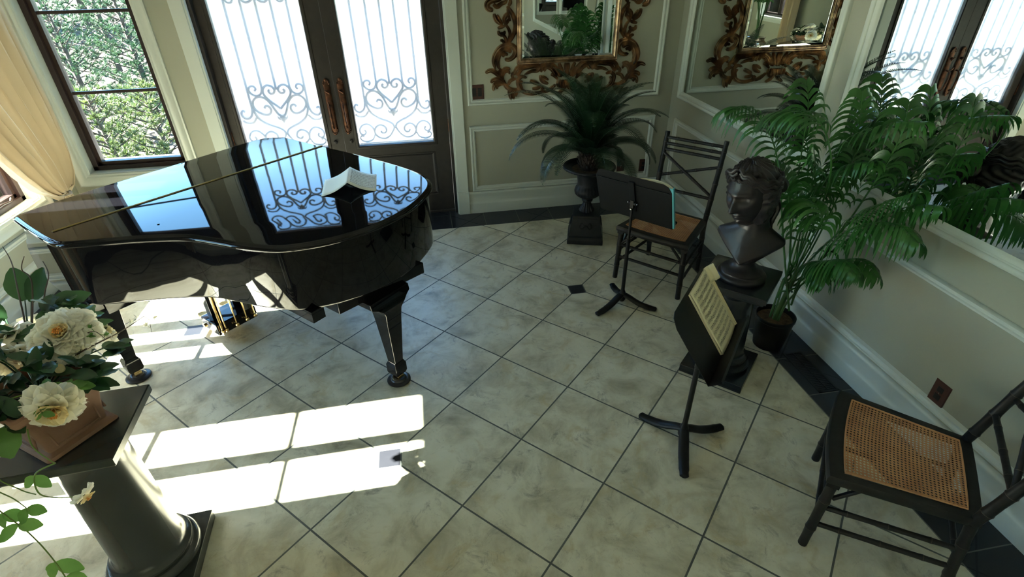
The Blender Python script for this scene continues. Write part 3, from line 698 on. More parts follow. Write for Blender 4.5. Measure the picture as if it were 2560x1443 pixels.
# tent book on the lid
sp0, sp1 = np.array([-.737, .905, 1.066]), np.array([-.744, 1.150, 1.066])
tb = thing('open_music_book', 'small open music book standing like a tent on the black piano lid', 'book', (-.74, 1.02, ZL))
def tentpage(side, name, inkit):
    e0 = np.array([-.877 if side < 0 else -.600, .895 if side < 0 else .913, ZL+.0008]); e1 = np.array([-.889 if side < 0 else -.609, 1.140 if side < 0 else 1.168, ZL+.0008])
    def put(a, b, d=0.):      # a: 0 spine ->1 edge ; b: 0 near ->1 far
        s_ = sp0+(sp1-sp0)*b; e = e0+(e1-e0)*b; p = s_+(e-s_)*a; p = p-np.array([0, 0, .012*math.sin(PI*a)]); p[2] += d; return tuple(p)
    G = [[put(i/10, j/6) for i in range(11)] for j in range(7)]
    mb = MB(); mb.grid(G); pg = mb.build(name, M_paperw, tb, world=True, solid=.0014)
    if inkit:
        mb = MB(); W, H = .15, .245
        staves(mb, lambda u, v, d: put(u/W, 1-v/H, .0013), W, H, 9, 4, 16)
        mb.build('printed_music', M_ink, pg, world=True)
tentpage(-1, 'left_page', False); tentpage(1, 'right_page', True)
# ---------------------------------------------------------------- bamboo chairs
def bamboo(mb, rings, p0, p1, r0, r1=None, nodes=4, n=12, taper=0.):
    p0 = np.array(p0, float); p1 = np.array(p1, float); r1 = r1 or r0; L = np.linalg.norm(p1-p0); pts = []; rad = []
    fs = [0]+[(k+.65)/(nodes+.3) for k in range(nodes)]+[1]
    def R(f): return r0+(r1-r0)*f
    for a, b in zip(fs[:-1], fs[1:]):
        for t_ in (0, .10, .5, .90, 1):
            f = a+(b-a)*t_; k = {0: 1.13, .10: 1.02, .5: .97, .90: 1.03, 1: 1.13}[t_]
            if (f == 0 or f == 1): k = 1.-taper
            pts.append(p0+(p1-p0)*min(1, max(0, f+(.0004 if t_ == 0 else (-.0004 if t_ == 1 else 0))))); rad.append(R(f)*k)
    mb.tube(pts, rad, n)
    d = nrm(p1-p0)
    for f in fs[1:-1]:
        c = p0+(p1-p0)*f; f0 = len(mb.f); mb.tube([c-d*.0011, c+d*.0011], R(f)*1.15, n); mb.use(1, f0)
MBR = [M_bamboo, M_ring]
def make_chair(name, label, loc, rz, group):
    """local: front towards -Y, origin on the floor at the centre"""
    t = thing(name, label, 'chair', loc, rz, group)
    FW, BW, D = .245, .200, .43       # half widths, depth
    zs = .425
    fl_ = {s: (s*FW, -D/2, 0) for s in (-1, 1)}; ft = {s: (s*(FW-.012), -D/2+.01, zs-.045) for s in (-1, 1)}
    bl = {s: (s*BW, D/2+.035, 0) for s in (-1, 1)}; bs = {s: (s*BW, D/2-.01, zs-.03) for s in (-1, 1)}; bt = {s: (s*(BW+.01), D/2+.105, .965) for s in (-1, 1)}
    for s in (-1, 1):
        mb, rg = MB(), MB(); bamboo(mb, rg, fl_[s], ft[s], .0175, .0195, 2); mb.box(ft[s][0]-.021, ft[s][0]+.021, ft[s][1]-.021, ft[s][1]+.021, zs-.06, zs-.002)
        mb.build('front_leg', MBR, t)
        mb, rg = MB(), MB(); bamboo(mb, rg, bl[s], bs[s], .0175, .019, 2, taper=0); bamboo(mb, rg, bs[s], bt[s], .0185, .0165, 5)
        mb.build('back_leg', MBR, t)
    def stretch(nm, pairs, r=.0105, nodes=3):
        for a, b in pairs:
            mb = MB(); bamboo(mb, None, a, b, r, r, nodes); mb.build(nm, MBR, t)
    P = lambda leg0, leg1, z: tuple(np.array(leg0)+(np.array(leg1)-np.array(leg0))*(z/leg1[2]))
    for s in (-1, 1): stretch('side_stretcher', [(P(fl_[s], ft[s], z), P(bl[s], bs[s], z+.02)) for z in (.135, .235)])
    stretch('front_stretcher', [(P(fl_[-1], ft[-1], z), P(fl_[1], ft[1], z)) for z in (.18, .275)])
    stretch('back_stretcher', [(P(bl[-1], bs[-1], .20), P(bl[1], bs[1], .20))])
    Q = lambda s, z: tuple(np.array(bs[s])+(np.array(bt[s])-np.array(bs[s]))*((z-bs[s][2])/(bt[s][2]-bs[s][2])))
    for z in (.925, .885, .845): stretch('back_rail', [(Q(-1, z), Q(1, z))], .0112, 3)
    stretch('back_rail', [(Q(-1, .575), Q(1, .575))], .0112, 3)
    a, b, c, d = np.array(Q(-1, .825)), np.array(Q(1, .59)), np.array(Q(1, .79)), np.array(Q(-1, .66))
    stretch('cross_brace', [(tuple(a+[0, -.006, 0]), tuple(b+[0, -.006, 0]))], .0105, 4); stretch('cross_brace', [(tuple(c+[0, .008, 0]), tuple(d+[0, .008, 0]))], .0105, 4)
    # corner braces
    for s in (-1, 1):
        mb = MB(); mb.tube([(s*(FW-.02), -D/2+.03, zs-.14), (s*(FW-.03), -D/2+.12, zs-.03)], .009, 8); mb.tube([(s*(FW-.02), -D/2+.005, zs-.14), (s*(FW-.12), -D/2+.005, zs-.035)], .009, 8)
        mb.build('corner_brace', M_bamboo, t)
    # seat frame
    def ring(fw, bw, yf, yb, bow, n=10):
        o = []
        for i in range(n+1): u = -1+2*i/n; o.append((u*fw, yf-bow*(1-u*u)))
        for i in range(n+1): u = 1-2*i/n; o.append((u*bw, yb+bow*.2*(1-u*u)))
        return o
    outer = ring(FW+.018, BW+.010, -D/2-.018, D/2+.012, .020); inner = ring(FW-.028, BW-.024, -D/2+.032, D/2-.030, .012)
    prof = [(0, -.034), (-.0, -.004), (.12, 0), (1, -.004), (1, -.030)]
    mb = MB(); m = len(outer); rings = []
    for (k, z) in [(0.06, -.038), (0, -.030), (0, -.010), (.10, .0), (.8, .0), (1, -.004), (1, -.03), (.9, -.038)]:
        rings.append([(o[0]+(i_[0]-o[0])*k, o[1]+(i_[1]-o[1])*k, zs+z) for o, i_ in zip(outer, inner)])
    rings.append(rings[0]); mb.loft(rings, caps=False); fr = mb.build('seat_frame', M_bamboo, t, sharp=45)
    # cane: octagonal-hole weave
    mb = MB(); nx, ny = 30, 31; y0, y1 = -D/2+.031, D/2-.028
    def cp(u, v):
        y = y0-.010*(1-(2*u-1)**2)*(1-v)+(y1-y0)*v; hw = (FW-.028)+(BW-FW)*v; return ((2*u-1)*hw, y, zs-.003-.007*math.sin(PI*u)*math.sin(PI*v))
    for j in range(ny):
        for i in range(nx):
            off = 0
            c = cp((i+.5)/nx, (j+.5)/ny)
            A = [cp(i/nx, j/ny), cp((i+.5)/nx, j/ny), cp((i+1)/nx, j/ny), cp((i+1)/nx, (j+.5)/ny), cp((i+1)/nx, (j+1)/ny), cp((i+.5)/nx, (j+1)/ny), cp(i/nx, (j+1)/ny), cp(i/nx, (j+.5)/ny)]
            B = []
            for k in range(8):
                f = .70 if k % 2 else .47
                B.append(tuple(c[q]+(A[k][q]-c[q])*f for q in range(3)))
            mb.add(A+B, [(k, (k+1) % 8, 8+(k+1) % 8, 8+k) for k in range(8)])
    o = mb.build('cane_seat', M_cane, t, solid=.0016); o['label'] = 'woven natural cane seat panel'
    mb = MB(); rr = ring(FW-.030, BW-.026, -D/2+.033, D/2-.031, .012); mb.tube([(p[0], p[1], zs+.0005) for p in rr]+[(rr[0][0], rr[0][1], zs+.0005)], .0035, 6); mb.build('cane_binding', M_cane, o)
    return t
a1 = math.atan2(-.67, -.74)+PI/2
make_chair('bamboo_chair', 'black bamboo chair with cane seat behind the far music stand, near the urn', (1.292, 1.365, 0), a1, 'black bamboo chairs with cane seats')
a2 = math.atan2(.655, -.755)+PI/2
make_chair('bamboo_chair', 'black bamboo chair with cane seat in the near right corner beside the wall outlet', (1.352, -.700, 0), a2, 'black bamboo chairs with cane seats')

# ---------------------------------------------------------------- music stands
def music_stand(loc, rz, label, zk, tilt, legs_rz, slide=0.):
    """local: desk faces -Y (player on -Y side)"""
    t = thing('music_stand', label, 'music stand', loc, rz, 'black metal music stands')
    for k in range(3):
        a = legs_rz+k*2*PI/3; mb = MB(); c, s = math.cos(a), math.sin(a)
        P = cr([(0, 0, .085), (.04*c, .04*s, .070), (.11*c, .11*s, .036), (.18*c, .18*s, .019), (.238*c, .238*s, .015)], 5)
        mb.tube(P, [.024]*6+[.025]*7+[.024]*4+[.021]*(len(P)-18)+[.010], 12, flat=.62); mb.build('tripod_leg', M_stand, t)
    mb = MB(); mb.lathe([(.016, .03), (.024, .045), (.026, .08), (.018, .105), (.0135, .115), (.0125, .13), (.0125, .47), (.014, .472), (.014, .50), (.009, .503), (.0085, zk-.02)], 20); mb.build('pole', M_stand, t)
    mb = MB(); mb.tube([(-.028, .0, zk), (.028, .0, zk)], .012, 12); mb.box(-.012, .012, -.014, .012, zk-.03, zk+.02); ck = mb.build('tilt_clutch', M_stand, t, bevel=.002)
    mb = MB()
    for x in (-.031, .031): mb.lathe([(.001, -.003), (.006, -.002), (.006, .002), (.001, .003)], 12, M=Tm(x, .0, zk)@Matrix.Rotation(PI/2, 4, 'Y'))
    mb.lathe([(.001, -.003), (.005, -.002), (.005, .002), (.001, .003)], 12, M=Tm(0, .016, zk-.035)@Matrix.Rotation(PI/2, 4, 'X')); mb.build('screw', M_chrome, ck)
    M = Tm(0, -.012, zk)@Matrix.Rotation(tilt, 4, 'X')@Tm(slide, 0, 0)      # desk plane = local XZ, front = -Y ; tilt<0 leans top away (+Y)
    mb = MB(); W, H0, H1 = .255, -.125, .195
    out = [(-W+.0, H0), (W, H0), (W, H1-.05), (W-.02, H1-.012), (W-.05, H1), (-W+.05, H1), (-W+.02, H1-.012), (-W, H1-.05)]
    V = [(x, 0, z) for x, z in out]+[(x, -.002, z) for x, z in out]; n = len(out)
    mb.add(V, [tuple(range(n)), tuple(range(n, 2*n))[::-1]]+[(k, (k+1) % n, n+(k+1) % n, n+k) for k in range(n)], M)
    mb.box(-W, W, -.060, 0, H0-.002, H0, M); mb.box(-W, W, -.062, -.060, H0-.002, H0+.012, M)
    dk = mb.build('desk', M_stand, t, sharp=30)
    mb = MB(); mb.box(-.018, .018, .0, .012, -.06, H1-.035, M); mb.tube([tuple(M@Vector((-W+.01, .003, H1-.055))), tuple(M@Vector((-.02, .003, H1-.055)))], .0025, 6); mb.tube([tuple(M@Vector((W-.01, .003, H1-.055))), tuple(M@Vector((.02, .003, H1-.055)))], .0025, 6)
    mb.build('desk_back_bracket', M_stand, t, bevel=.002)
    return t, M
def desk_world(t, M): return t.matrix_basis @ M
# far stand (back of the desk towards us)
s1, m1 = music_stand((.894, 1.052, 0), math.atan2(-.774, .633), 'black music stand by the urn, desk seen from the back', .745, -.32, -.737)
s1.rotation_euler = (0, 0, math.atan2(.632, .775)+PI/2)
MW1 = desk_world(s1, m1)
s2_, m2 = music_stand((.779, -.150, 0), math.atan2(-.655, .755)+PI/2, 'black music stand in front of the bust pedestal, holding the open score', .705, -.62, -.717)
MW2 = desk_world(s2_, m2)
# books on stands
def book_on(M, name, label, u0, cover, group=None):
    t = thing(name, label, 'music book', M.translation, 0, group)
    return t
b1 = book_on(MW1, 'music_book', 'music book with a cyan cover edge resting on the far music stand', 0, M_cyan)
mb = MB()
def sheet(mb, M, x0, x1, z0, z1, y, bow, n=14, th=.0):
    G = []
    for j in range(5):
        z = z0+(z1-z0)*j/4; G.append([tuple(M@Vector((x0+(x1-x0)*i/n, y-bow*math.sin(PI*i/n)**.8-(.004*math.sin(PI*j/4)), z))) for i in range(n+1)])
    mb.grid(G)
mb = MB(); mb.box(-.262, .03, -.006, -.003, -.122, .175, MW1); mb.build('cover', M_cyan, b1, world=True)
mb = MB()
for k in range(4): sheet(mb, MW1, -.256, -.03, -.12, .180, -.008-.0012*k, .030)
mb.build('pages', M_paper, b1, world=True, solid=.001)
mb = MB(); mb.box(-.265, -.258, -.020, -.002, -.122, .176, MW1); mb.build('cover_edge', M_cyan, b1, world=True)
b2 = book_on(MW2, 'open_score', 'open yellowed music score on the near music stand', 0, M_paper)
#   local x grows to the player's left... page block between X0 and X1
def page2(u, v, d=0.):
    """u 0..1 across from spine-side left edge, v 0..1 from page top to bottom"""
    x = .190-.235*u; z = .185-.305*v
    wav = .006*math.sin(PI*u)+.006*max(0, u-.6)*math.sin(v*9)
    return tuple(MW2@Vector((-x if False else x, -.012-wav-d, z)))
G = [[page2(i/16, j/20) for i in range(17)] for j in range(21)]
mb = MB(); mb.grid(G); pg = mb.build('right_page', M_paper, b2, world=True, solid=.0012)
mb = MB(); staves(mb, lambda u, v, d: page2(u/.23, v/.305, .0016), .23, .305, 10, 7, 30, m=.06, lw=.0005); mb.build('printed_music', M_ink, pg, world=True)
mb = MB()
for k in range(5):
    G = [[tuple(MW2@Vector((.190+.012*math.sin(PI*i/6)*.6+.004*i/6*k, -.003-.0022*k-.008*(i/6), .185-.305*j/8))) for i in range(7)] for j in range(9)]; mb.grid(G)
mb.box(-.044, .192, -.010, -.002, -.120, .180, MW2); mb.build('page_block', M_paper, b2, world=True)
mb = MB(); G = [[tuple(MW2@Vector((.188+.030*math.sin(i/8*PI*.9), -.010-.026*math.sin(i/8*PI*.9)**2-.016*i/8, .188-.075*j/5))) for i in range(9)] for j in range(6)]; mb.grid(G); mb.build('curled_left_page', M_paper, b2, world=True, solid=.001)

# ---------------------------------------------------------------- pedestals
def sq(h, z): return [(-h, -h, z), (h, -h, z), (h, h, z), (-h, h, z)]
def pedestal(name, label, loc, rz, H, hs, R, m, top_h=None, base_h=None):
    t = thing(name, label, 'pedestal', loc, rz); th = top_h or hs; bh = base_h or hs
    mb = MB(); mb.box(-bh, bh, -bh, bh, 0, .050); mb.build('plinth', m, t, bevel=.003)
    mb = MB(); mb.lathe([(R+.040, .050), (R+.044, .060), (R+.044, .075), (R+.036, .088), (R+.024, .092), (R+.022, .100), (R+.026, .106), (R+.024, .116), (R+.012, .122), (R+.004, .134), (R, .16), (R-.012, H-.16), (R-.012, H-.10), (R-.006, H-.092), (R-.002, H-.085), (R-.006, H-.078), (R+.004, H-.066), (R+.018, H-.054), (R+.020, H-.050)], 64); mb.build('column_shaft', m, t, sharp=50)
    mb = MB(); mb.loft([sq(th-.016, H-.050), sq(th-.010, H-.040), sq(th-.008, H-.034), sq(th, H-.030), sq(th, H-.004), sq(th-.003, H)]); mb.build('top_slab', m, t, sharp=30)
    return t
pedestal('column_pedestal', 'low black column pedestal carrying the dark bust, beside the palm', (1.229, .336, 0), PI/4, .61, .172, .110, M_blackped)
pedestal('column_pedestal', 'charcoal column pedestal at the lower left under the potted white flowers', (-1.545, -.361, 0), .07, .77, .186, .120, M_grayped, .172, .168)

# ---------------------------------------------------------------- bust
def bust():
    t = thing('bust_sculpture', 'dark classical female bust with wavy bound hair on the black column pedestal', 'sculpture', (1.229, .336, .61), 0)
    Mw = Rz(math.atan2(-1, -1)+PI/2)           # chest faces camera-left
    def rot(V, M): return [tuple(M@Vector(p)) for p in V]
    # head
    nu, nv = 150, 120
    th = np.linspace(0, 2*PI, nu, endpoint=False); ph = np.linspace(.001, PI-.001, nv)
    TH, PH = np.meshgrid(th, ph); dx = np.sin(PH)*np.cos(TH); dy = np.sin(PH)*np.sin(TH); dz = np.cos(PH)
    lo = np.clip(-dz, 0, 1)
    X = dx*.078*(1-.30*lo**1.6); Z = dz*.130
    Y = np.where(dy < 0, dy*.092*(1-.06*lo), dy*.102*(1-.45*lo**1.2))
    X = np.sign(X)*np.abs(X); fr = np.clip(-dy, 0, 1)**.5*(dy < 0)
    g = lambda x, z, sx, sz: np.exp(-((X-x)**2/(2*sx*sx)+(Z-z)**2/(2*sz*sz)))
    F = np.zeros_like(X)
    # nose: ridge growing downward
    nz = np.clip((.026-Z)/(.026+.030), 0, 1)*(Z > -.038)+np.clip(1-( -.038-Z)/.006, 0, 1)*(Z <= -.038)*1.
    F += .031*nz**1.15*np.exp(-(X**2)/(2*(.0062+.0042*nz)**2))
    F += .008*(g(.011, -.030, .0055, .007)+g(-.011, -.030, .0055, .007))
    F += .007*g(0, .030, .022, .012)
    for s in (-1, 1):
        F -= .015*g(s*.031, .012, .014, .010); F -= .005*g(s*.031, .016, .014, .0016); F += .0022*g(s*.031, .0135, .013, .0014); F -= .0022*g(s*.031, .004, .012, .0012)
        F += .0055*g(s*.033, .031, .018, .005); F += .005*g(s*.046, -.022, .016, .018)
    F += .0085*g(0, -.056, .017, .0048)+.0095*g(0, -.068, .014, .0052)-.0075*g(0, -.0618, .020, .0018)-.004*g(0, -.048, .004, .006)-.006*g(0, -.079, .018, .005)+.015*g(0, -.098, .018, .014)
    Y = Y-F*fr
    V = np.stack([X, Y, Z], -1).reshape(-1, 3)
    HM = Tm(-.012, -.012, .515)@Matrix.Rotation(0, 4, 'Z')
    hd = math.atan2(-.41, -.91)+PI/2
    HM = Tm(-.062, -.010, .468)@Rz(hd)@Matrix.Rotation(.18, 4, 'X')@Matrix.Rotation(-.06, 4, 'Y')@Matrix.Diagonal((1.25, 1.25, 1.25, 1))
    mb = MB(); FA = [(j*nu+i, j*nu+(i+1) % nu, (j+1)*nu+(i+1) % nu, (j+1)*nu+i) for j in range(nv-1) for i in range(nu)]
    FA += [tuple(range(nu))[::-1], tuple((nv-1)*nu+k for k in range(nu))]
    mb.add(V, [f[::-1] for f in FA], HM)
    # ears
    for s in (-1, 1):
        mb.tube([tuple(p) for p in cr([(s*.074, .020, .018), (s*.082, .012, .026), (s*.084, .026, .030), (s*.082, .034, .010), (s*.078, .026, -.012), (s*.074, .016, -.018)], 4)], .006, 8, M=HM)
    # neck + chest as stacked elliptical sections
    N = 48; rings = []
    chin = HM @ Vector((0, .015, -.05))
    def sect(ax, ay, cy, z, rise, ef, eb):
        o = []
        for k in range(N):
            a = 2*PI*k/N; c_, s_ = math.cos(a), math.sin(a); e = ef if s_ < 0 else eb
            x = ax*np.sign(c_)*abs(c_)**(2/e); y = cy+ay*np.sign(s_)*abs(s_)**(2/e); o.append(tuple(Mw@Vector((x, y, z+rise*abs(x)/ax))))
        return o
    rings = [sect(.030, .028, -.005, .085, 0, 2, 2), sect(.055, .050, -.008, .100, .006, 1.8, 2), sect(.155, .118, .0, .118, .095, 1.15, 2.2), sect(.163, .122, .0, .128, .098, 1.15, 2.2), sect(.158, .112, .002, .150, .095, 1.2, 2.2), sect(.130, .092, .005, .205, .056, 1.4, 2.1), sect(.100, .078, .006, .250, .028, 1.7, 2), sect(.078, .070, .006, .285, .008, 1.9, 2), sect(.067, .066, .002, .325, 0, 2, 2), sect(.064, .063, -.004, .37, 0, 2, 2)]
    top = []
    for z, f in ((.42, .6), (.47, 1.)):
        for_c = (Vector((0, 0, z))*(1-f)+Vector((HM.translation.x, HM.translation.y, z))*f); top.append([(for_c.x+.064*math.cos(2*PI*k/N+math.atan2(-1, -1)+PI/2), for_c.y+.064*math.sin(2*PI*k/N+math.atan2(-1, -1)+PI/2), z) for k in range(N)])
    mb.loft(rings+top)
    o = mb.build('head_and_shoulders', M_bust, t)
    md = o.modifiers.new('merge', 'REMESH'); md.mode = 'VOXEL'; md.voxel_size = .0032; md.use_smooth_shade = True
    md = o.modifiers.new('soft', 'SMOOTH'); md.factor = .5; md.iterations = 3
    # hair
    nu, nv = 200, 110; th = np.linspace(0, 2*PI, nu, endpoint=False); ph = np.linspace(.02, PI*.80, nv); TH, PH = np.meshgrid(th, ph)
    dx = np.sin(PH)*np.cos(TH); dy = np.sin(PH)*np.sin(TH); dz = np.cos(PH)
    Xh = dx*.092; Yh = np.where(dy < 0, dy*.100, dy*.122); Zh = dz*.140
    side = np.abs(dx); 
    # front hairline: pull shell inside the head in the face region
    face = (dy < 0)*np.clip((-dy-.20)/.25, 0, 1)*np.clip((.62-dz+.25*np.abs(dx))/.16, 0, 1)
    k = 1-face*.22
    ang = np.arctan2(dx, dy+1.2)*9+dz*6
    wav = .0045*np.sin(ang*3.2+4*np.sin(dz*5+TH*2))+.002*np.sin(TH*23+dz*18)
    amp = 1-face; Xh = Xh*k*(1+wav*amp*8); Yh = Yh*k*(1+wav*amp*8); Zh = Zh*k*(1+wav*amp*5)-.004
    V = np.stack([Xh, Yh, Zh], -1).reshape(-1, 3)
    mb = MB(); FA = [((j+1)*nu+i, (j+1)*nu+(i+1) % nu, j*nu+(i+1) % nu, j*nu+i) for j in range(nv-1) for i in range(nu)]+[tuple(range(nu))]
    mb.add(V, FA, HM)
    q = random.Random(3)
    for s in (-1, 1):      # waves framing the face, swept back over the ears
        for k_ in range(3):
            z0 = .110-.016*k_; P = cr([(s*.004, -.070-.010*(k_ > 1), z0+.012), (s*.036, -.076+.006*k_, z0), (s*.066, -.048+.006*k_, z0-.024), (s*.086, -.006, z0-.045), (s*.088, .045, z0-.050), (s*.060, .098, z0-.055), (s*.02, .125, z0-.06)], 6)
            P = [p+np.array([0, 0, .0045*math.sin(i*1.1+k_)]) for i, p in enumerate(P)]
            mb.tube(P, [.005+.006*math.sin(PI*min(1, i/len(P)*1.1+.12)) for i in range(len(P))], 10, M=HM, flat=.9)
    bn = [(0, .125, -.03), (.028, .14, -.02), (0, .155, .0), (-.028, .14, -.03), (.0, .14, -.055)]
    for b_ in bn:
        mb.lathe([(.004, -.032), (.022, -.022), (.030, 0), (.022, .022), (.004, .032)], 16, M=HM@Tm(*b_)@Matrix.Rotation(q.uniform(0, 3), 4, 'X'))
    for s in (-1, 1): mb.tube([tuple(p) for p in cr([(s*.02, .12, -.05), (s*.045, .11, -.10), (s*.04, .085, -.15), (s*.055, .06, -.185)], 5)], [.013]*6+[.010]*5+[.007]*5, 10, M=HM)
    mb.build('hair', M_bust, t)
    mb = MB(); mb.lathe([(.118, 0), (.122, .006), (.122, .020), (.114, .028), (.104, .030), (.100, .036), (.102, .044), (.094, .052), (.074, .058), (.060, .070), (.052, .085), (.054, .100), (.060, .108), (.054, .118), (.04, .14), (.02, .16)], 56)
    mb.build('socle', M_bust, t, sharp=50)
    return t
bust()

# ---------------------------------------------------------------- urn with cycad
def urn():
    t = thing('garden_urn', 'black cast iron urn on a square tapered base, holding the cycad', 'urn', (.934, 2.076, 0), -.30)
    mb = MB(); mb.loft([sq(.146, 0), sq(.146, .035), sq(.140, .045), sq(.134, .06), sq(.140, .075), sq(.132, .10), sq(.108, .215), sq(.112, .225), sq(.108, .24), sq(.07, .25)]); mb.build('tapered_base', M_urn, t, bevel=.004, sharp=30)
    for k in range(4):
        mb = MB(); c_ = cr([(-.05, .0), (-.03, .028), (0, .0), (.03, .028), (.05, 0), (.03, -.02), (0, .01), (-.03, -.02)], 5, closed=True)
        sl_ = math.atan2(.024, .115); mb.tube([(p[0], 0, p[1]) for p in c_]+[(c_[0][0], 0, c_[0][1])], .006, 6, M=Rz(k*PI/2)@Tm(0, -.122, .155)@Matrix.Rotation(-sl_, 4, 'X')); mb.build('relief', M_urn, t)
    fl_ = lambda a, z: 1+.05*math.cos(a*16) if .285 < z < .33 else (1+.028*abs(math.cos(a*12)) if .34 < z < .47 else (1+.05*math.cos(16*a) if .245 < z < .285 else 1))
    pr = [(.06, .245), (.058, .26), (.045, .285), (.034, .31), (.030, .325), (.040, .332), (.044, .345), (.036, .355), (.05, .362), (.075, .375), (.098, .395), (.105, .42), (.100, .445), (.090, .465), (.086, .49), (.092, .54), (.100, .575), (.120, .592), (.16, .602), (.195, .608), (.205, .616), (.207, .625), (.200, .632), (.185, .628), (.165, .615), (.12, .60)]
    fine = [tuple(p) for p in cr(pr, 3)]
    mb = MB(); mb.lathe(fine, 96, rmod=fl_); mb.build('bowl', M_urn, t, sharp=60)
    mb = MB()
    for k in range(44): a = 2*PI*k/44; mb.lathe([(.001, -.007), (.008, 0), (.001, .007)], 6, M=Tm(.203*math.cos(a), .203*math.sin(a), .617))
    mb.build('beaded_rim', M_urn, t)
    mb = MB(); mb.lathe([(.001, .607), (.10, .606), (.17, .602), (.17, .60)][::-1], 30); mb.build('bark_mulch', M_soil, t)
urn()
def cycad():
    t = thing('sago_cycad', 'dark green sago cycad with arching feather fronds in the black urn', 'potted plant', (.934, 2.076, .607), 0)
    mb = MB(); mb.lathe([(.075, 0), (.082, .03), (.080, .07), (.068, .11), (.045, .13), (.01, .14)], 24)
    q = random.Random(8)
    for k in range(60):
        a = k*2.4; z = .01+.11*(k/60); r = .078-.2*max(0, z-.07); mb.tube([(r*math.cos(a), r*math.sin(a), z), ((r+.022)*math.cos(a), (r+.022)*math.sin(a), z+.03)], [.010, .002], 5)
    mb.build('trunk', M_sagotrunk, t)
    n = 42
    for k in range(n):
        a = k*2.39996+.4; f = k/(n-1); el = math.radians(22+72*f**.9+q.uniform(-5, 5)); L = .46+.40*math.sin(PI*min(1, f*.62+.10))+q.uniform(-.04, .04)
        dirh = np.array([math.cos(a), math.sin(a), 0])
        if dirh[1] > .25: L *= .80
        if dirh[0] > .5: L *= .86
        P = [np.array([0, 0, .10])+dirh*.03]; e = min(el+.34, 1.56+.10*math.sin(k)); N = 18
        for i in range(N):
            e -= (.040+.065*(1-f)+.11*(i/N)**2*(1.2-f*.75)); P.append(P[-1]+(dirh*math.cos(e)+np.array([0, 0, math.sin(e)]))*L/N)
        mb = MB(); mb.tube(P, [.0055*(1-.75*i/N) for i in range(N+1)], 5)
        side = np.array([-dirh[1], dirh[0], 0]); lp = cr(P, 4); M_ = len(lp)
        for i in range(5, M_-1):
            s_ = i/M_; tg = nrm(lp[min(i+1, M_-1)]-lp[i-1]); up = nrm(np.cross(side, tg)); up = up if up[2] > 0 else -up
            ll = .112*math.sin(PI*min(1, .22+.80*s_))**.7*(1-.35*s_)+.012
            for sg in (-1, 1):
                d = nrm(side*sg*.95+tg*.45+up*.28); w_ = tg*.0034; b_ = lp[i]
                mid = b_+d*ll*.55; tip = b_+nrm(d-up*.25)*ll
                mb.add([b_-w_, b_+w_, mid+w_, mid-w_, tip], [(0, 1, 2, 3), (3, 2, 4)])
        mb.build('frond', M_sago, t)
cycad()
# ---------------------------------------------------------------- areca palm by the wall
def palm_frond(mb, P, L, n=26, start=.35, droop=.9, seed=1, wid=.013, r0=.006):
    q = random.Random(seed); lp = cr(P, 14); M_ = len(lp); mb.tube(lp, [r0*(1-.75*i/M_) for i in range(M_)], 6)
    for k in range(n):
        s_ = start+(1-start)*(k+.3)/n; i = min(M_-2, int(s_*(M_-1))); b_ = lp[i]; tg = nrm(lp[min(i+1, M_-1)]-lp[max(0, i-1)])
        sd_ = np.cross(tg, [0, 0, 1.]); sd_ = nrm(sd_) if np.linalg.norm(sd_) > .15 else nrm(np.cross(tg, [0, 1., 0.]))
        f = (k+.3)/n; ll = L*(math.sin(PI*(.18+.74*f)))**.8*q.uniform(.88, 1.08)
        for sg in (-1, 1):
            d = nrm(sd_*sg*(1-.35*f)+tg*(.38+.5*f)+np.array([0, 0, .38])); p = b_.copy(); up = nrm(np.cross(d, tg)); V = []; m = 7
            dr = droop*q.uniform(.8, 1.25)
            for j in range(m+1):
                u_ = j/m; w_ = wid*(math.sin(PI*min(1, .10+.90*u_))**.75)*(1-.1*u_)+.0006
                wd = nrm(tg-d*(tg@d)); V += [p-wd*w_, p+np.array([0, 0, -.15*w_])+wd*w_]
                d = nrm(d+np.array([0, 0, -dr*.30*(.25+u_)])); p = p+d*ll/m
            mb.add(V, [(2*j, 2*j+1, 2*j+3, 2*j+2) for j in range(m)])
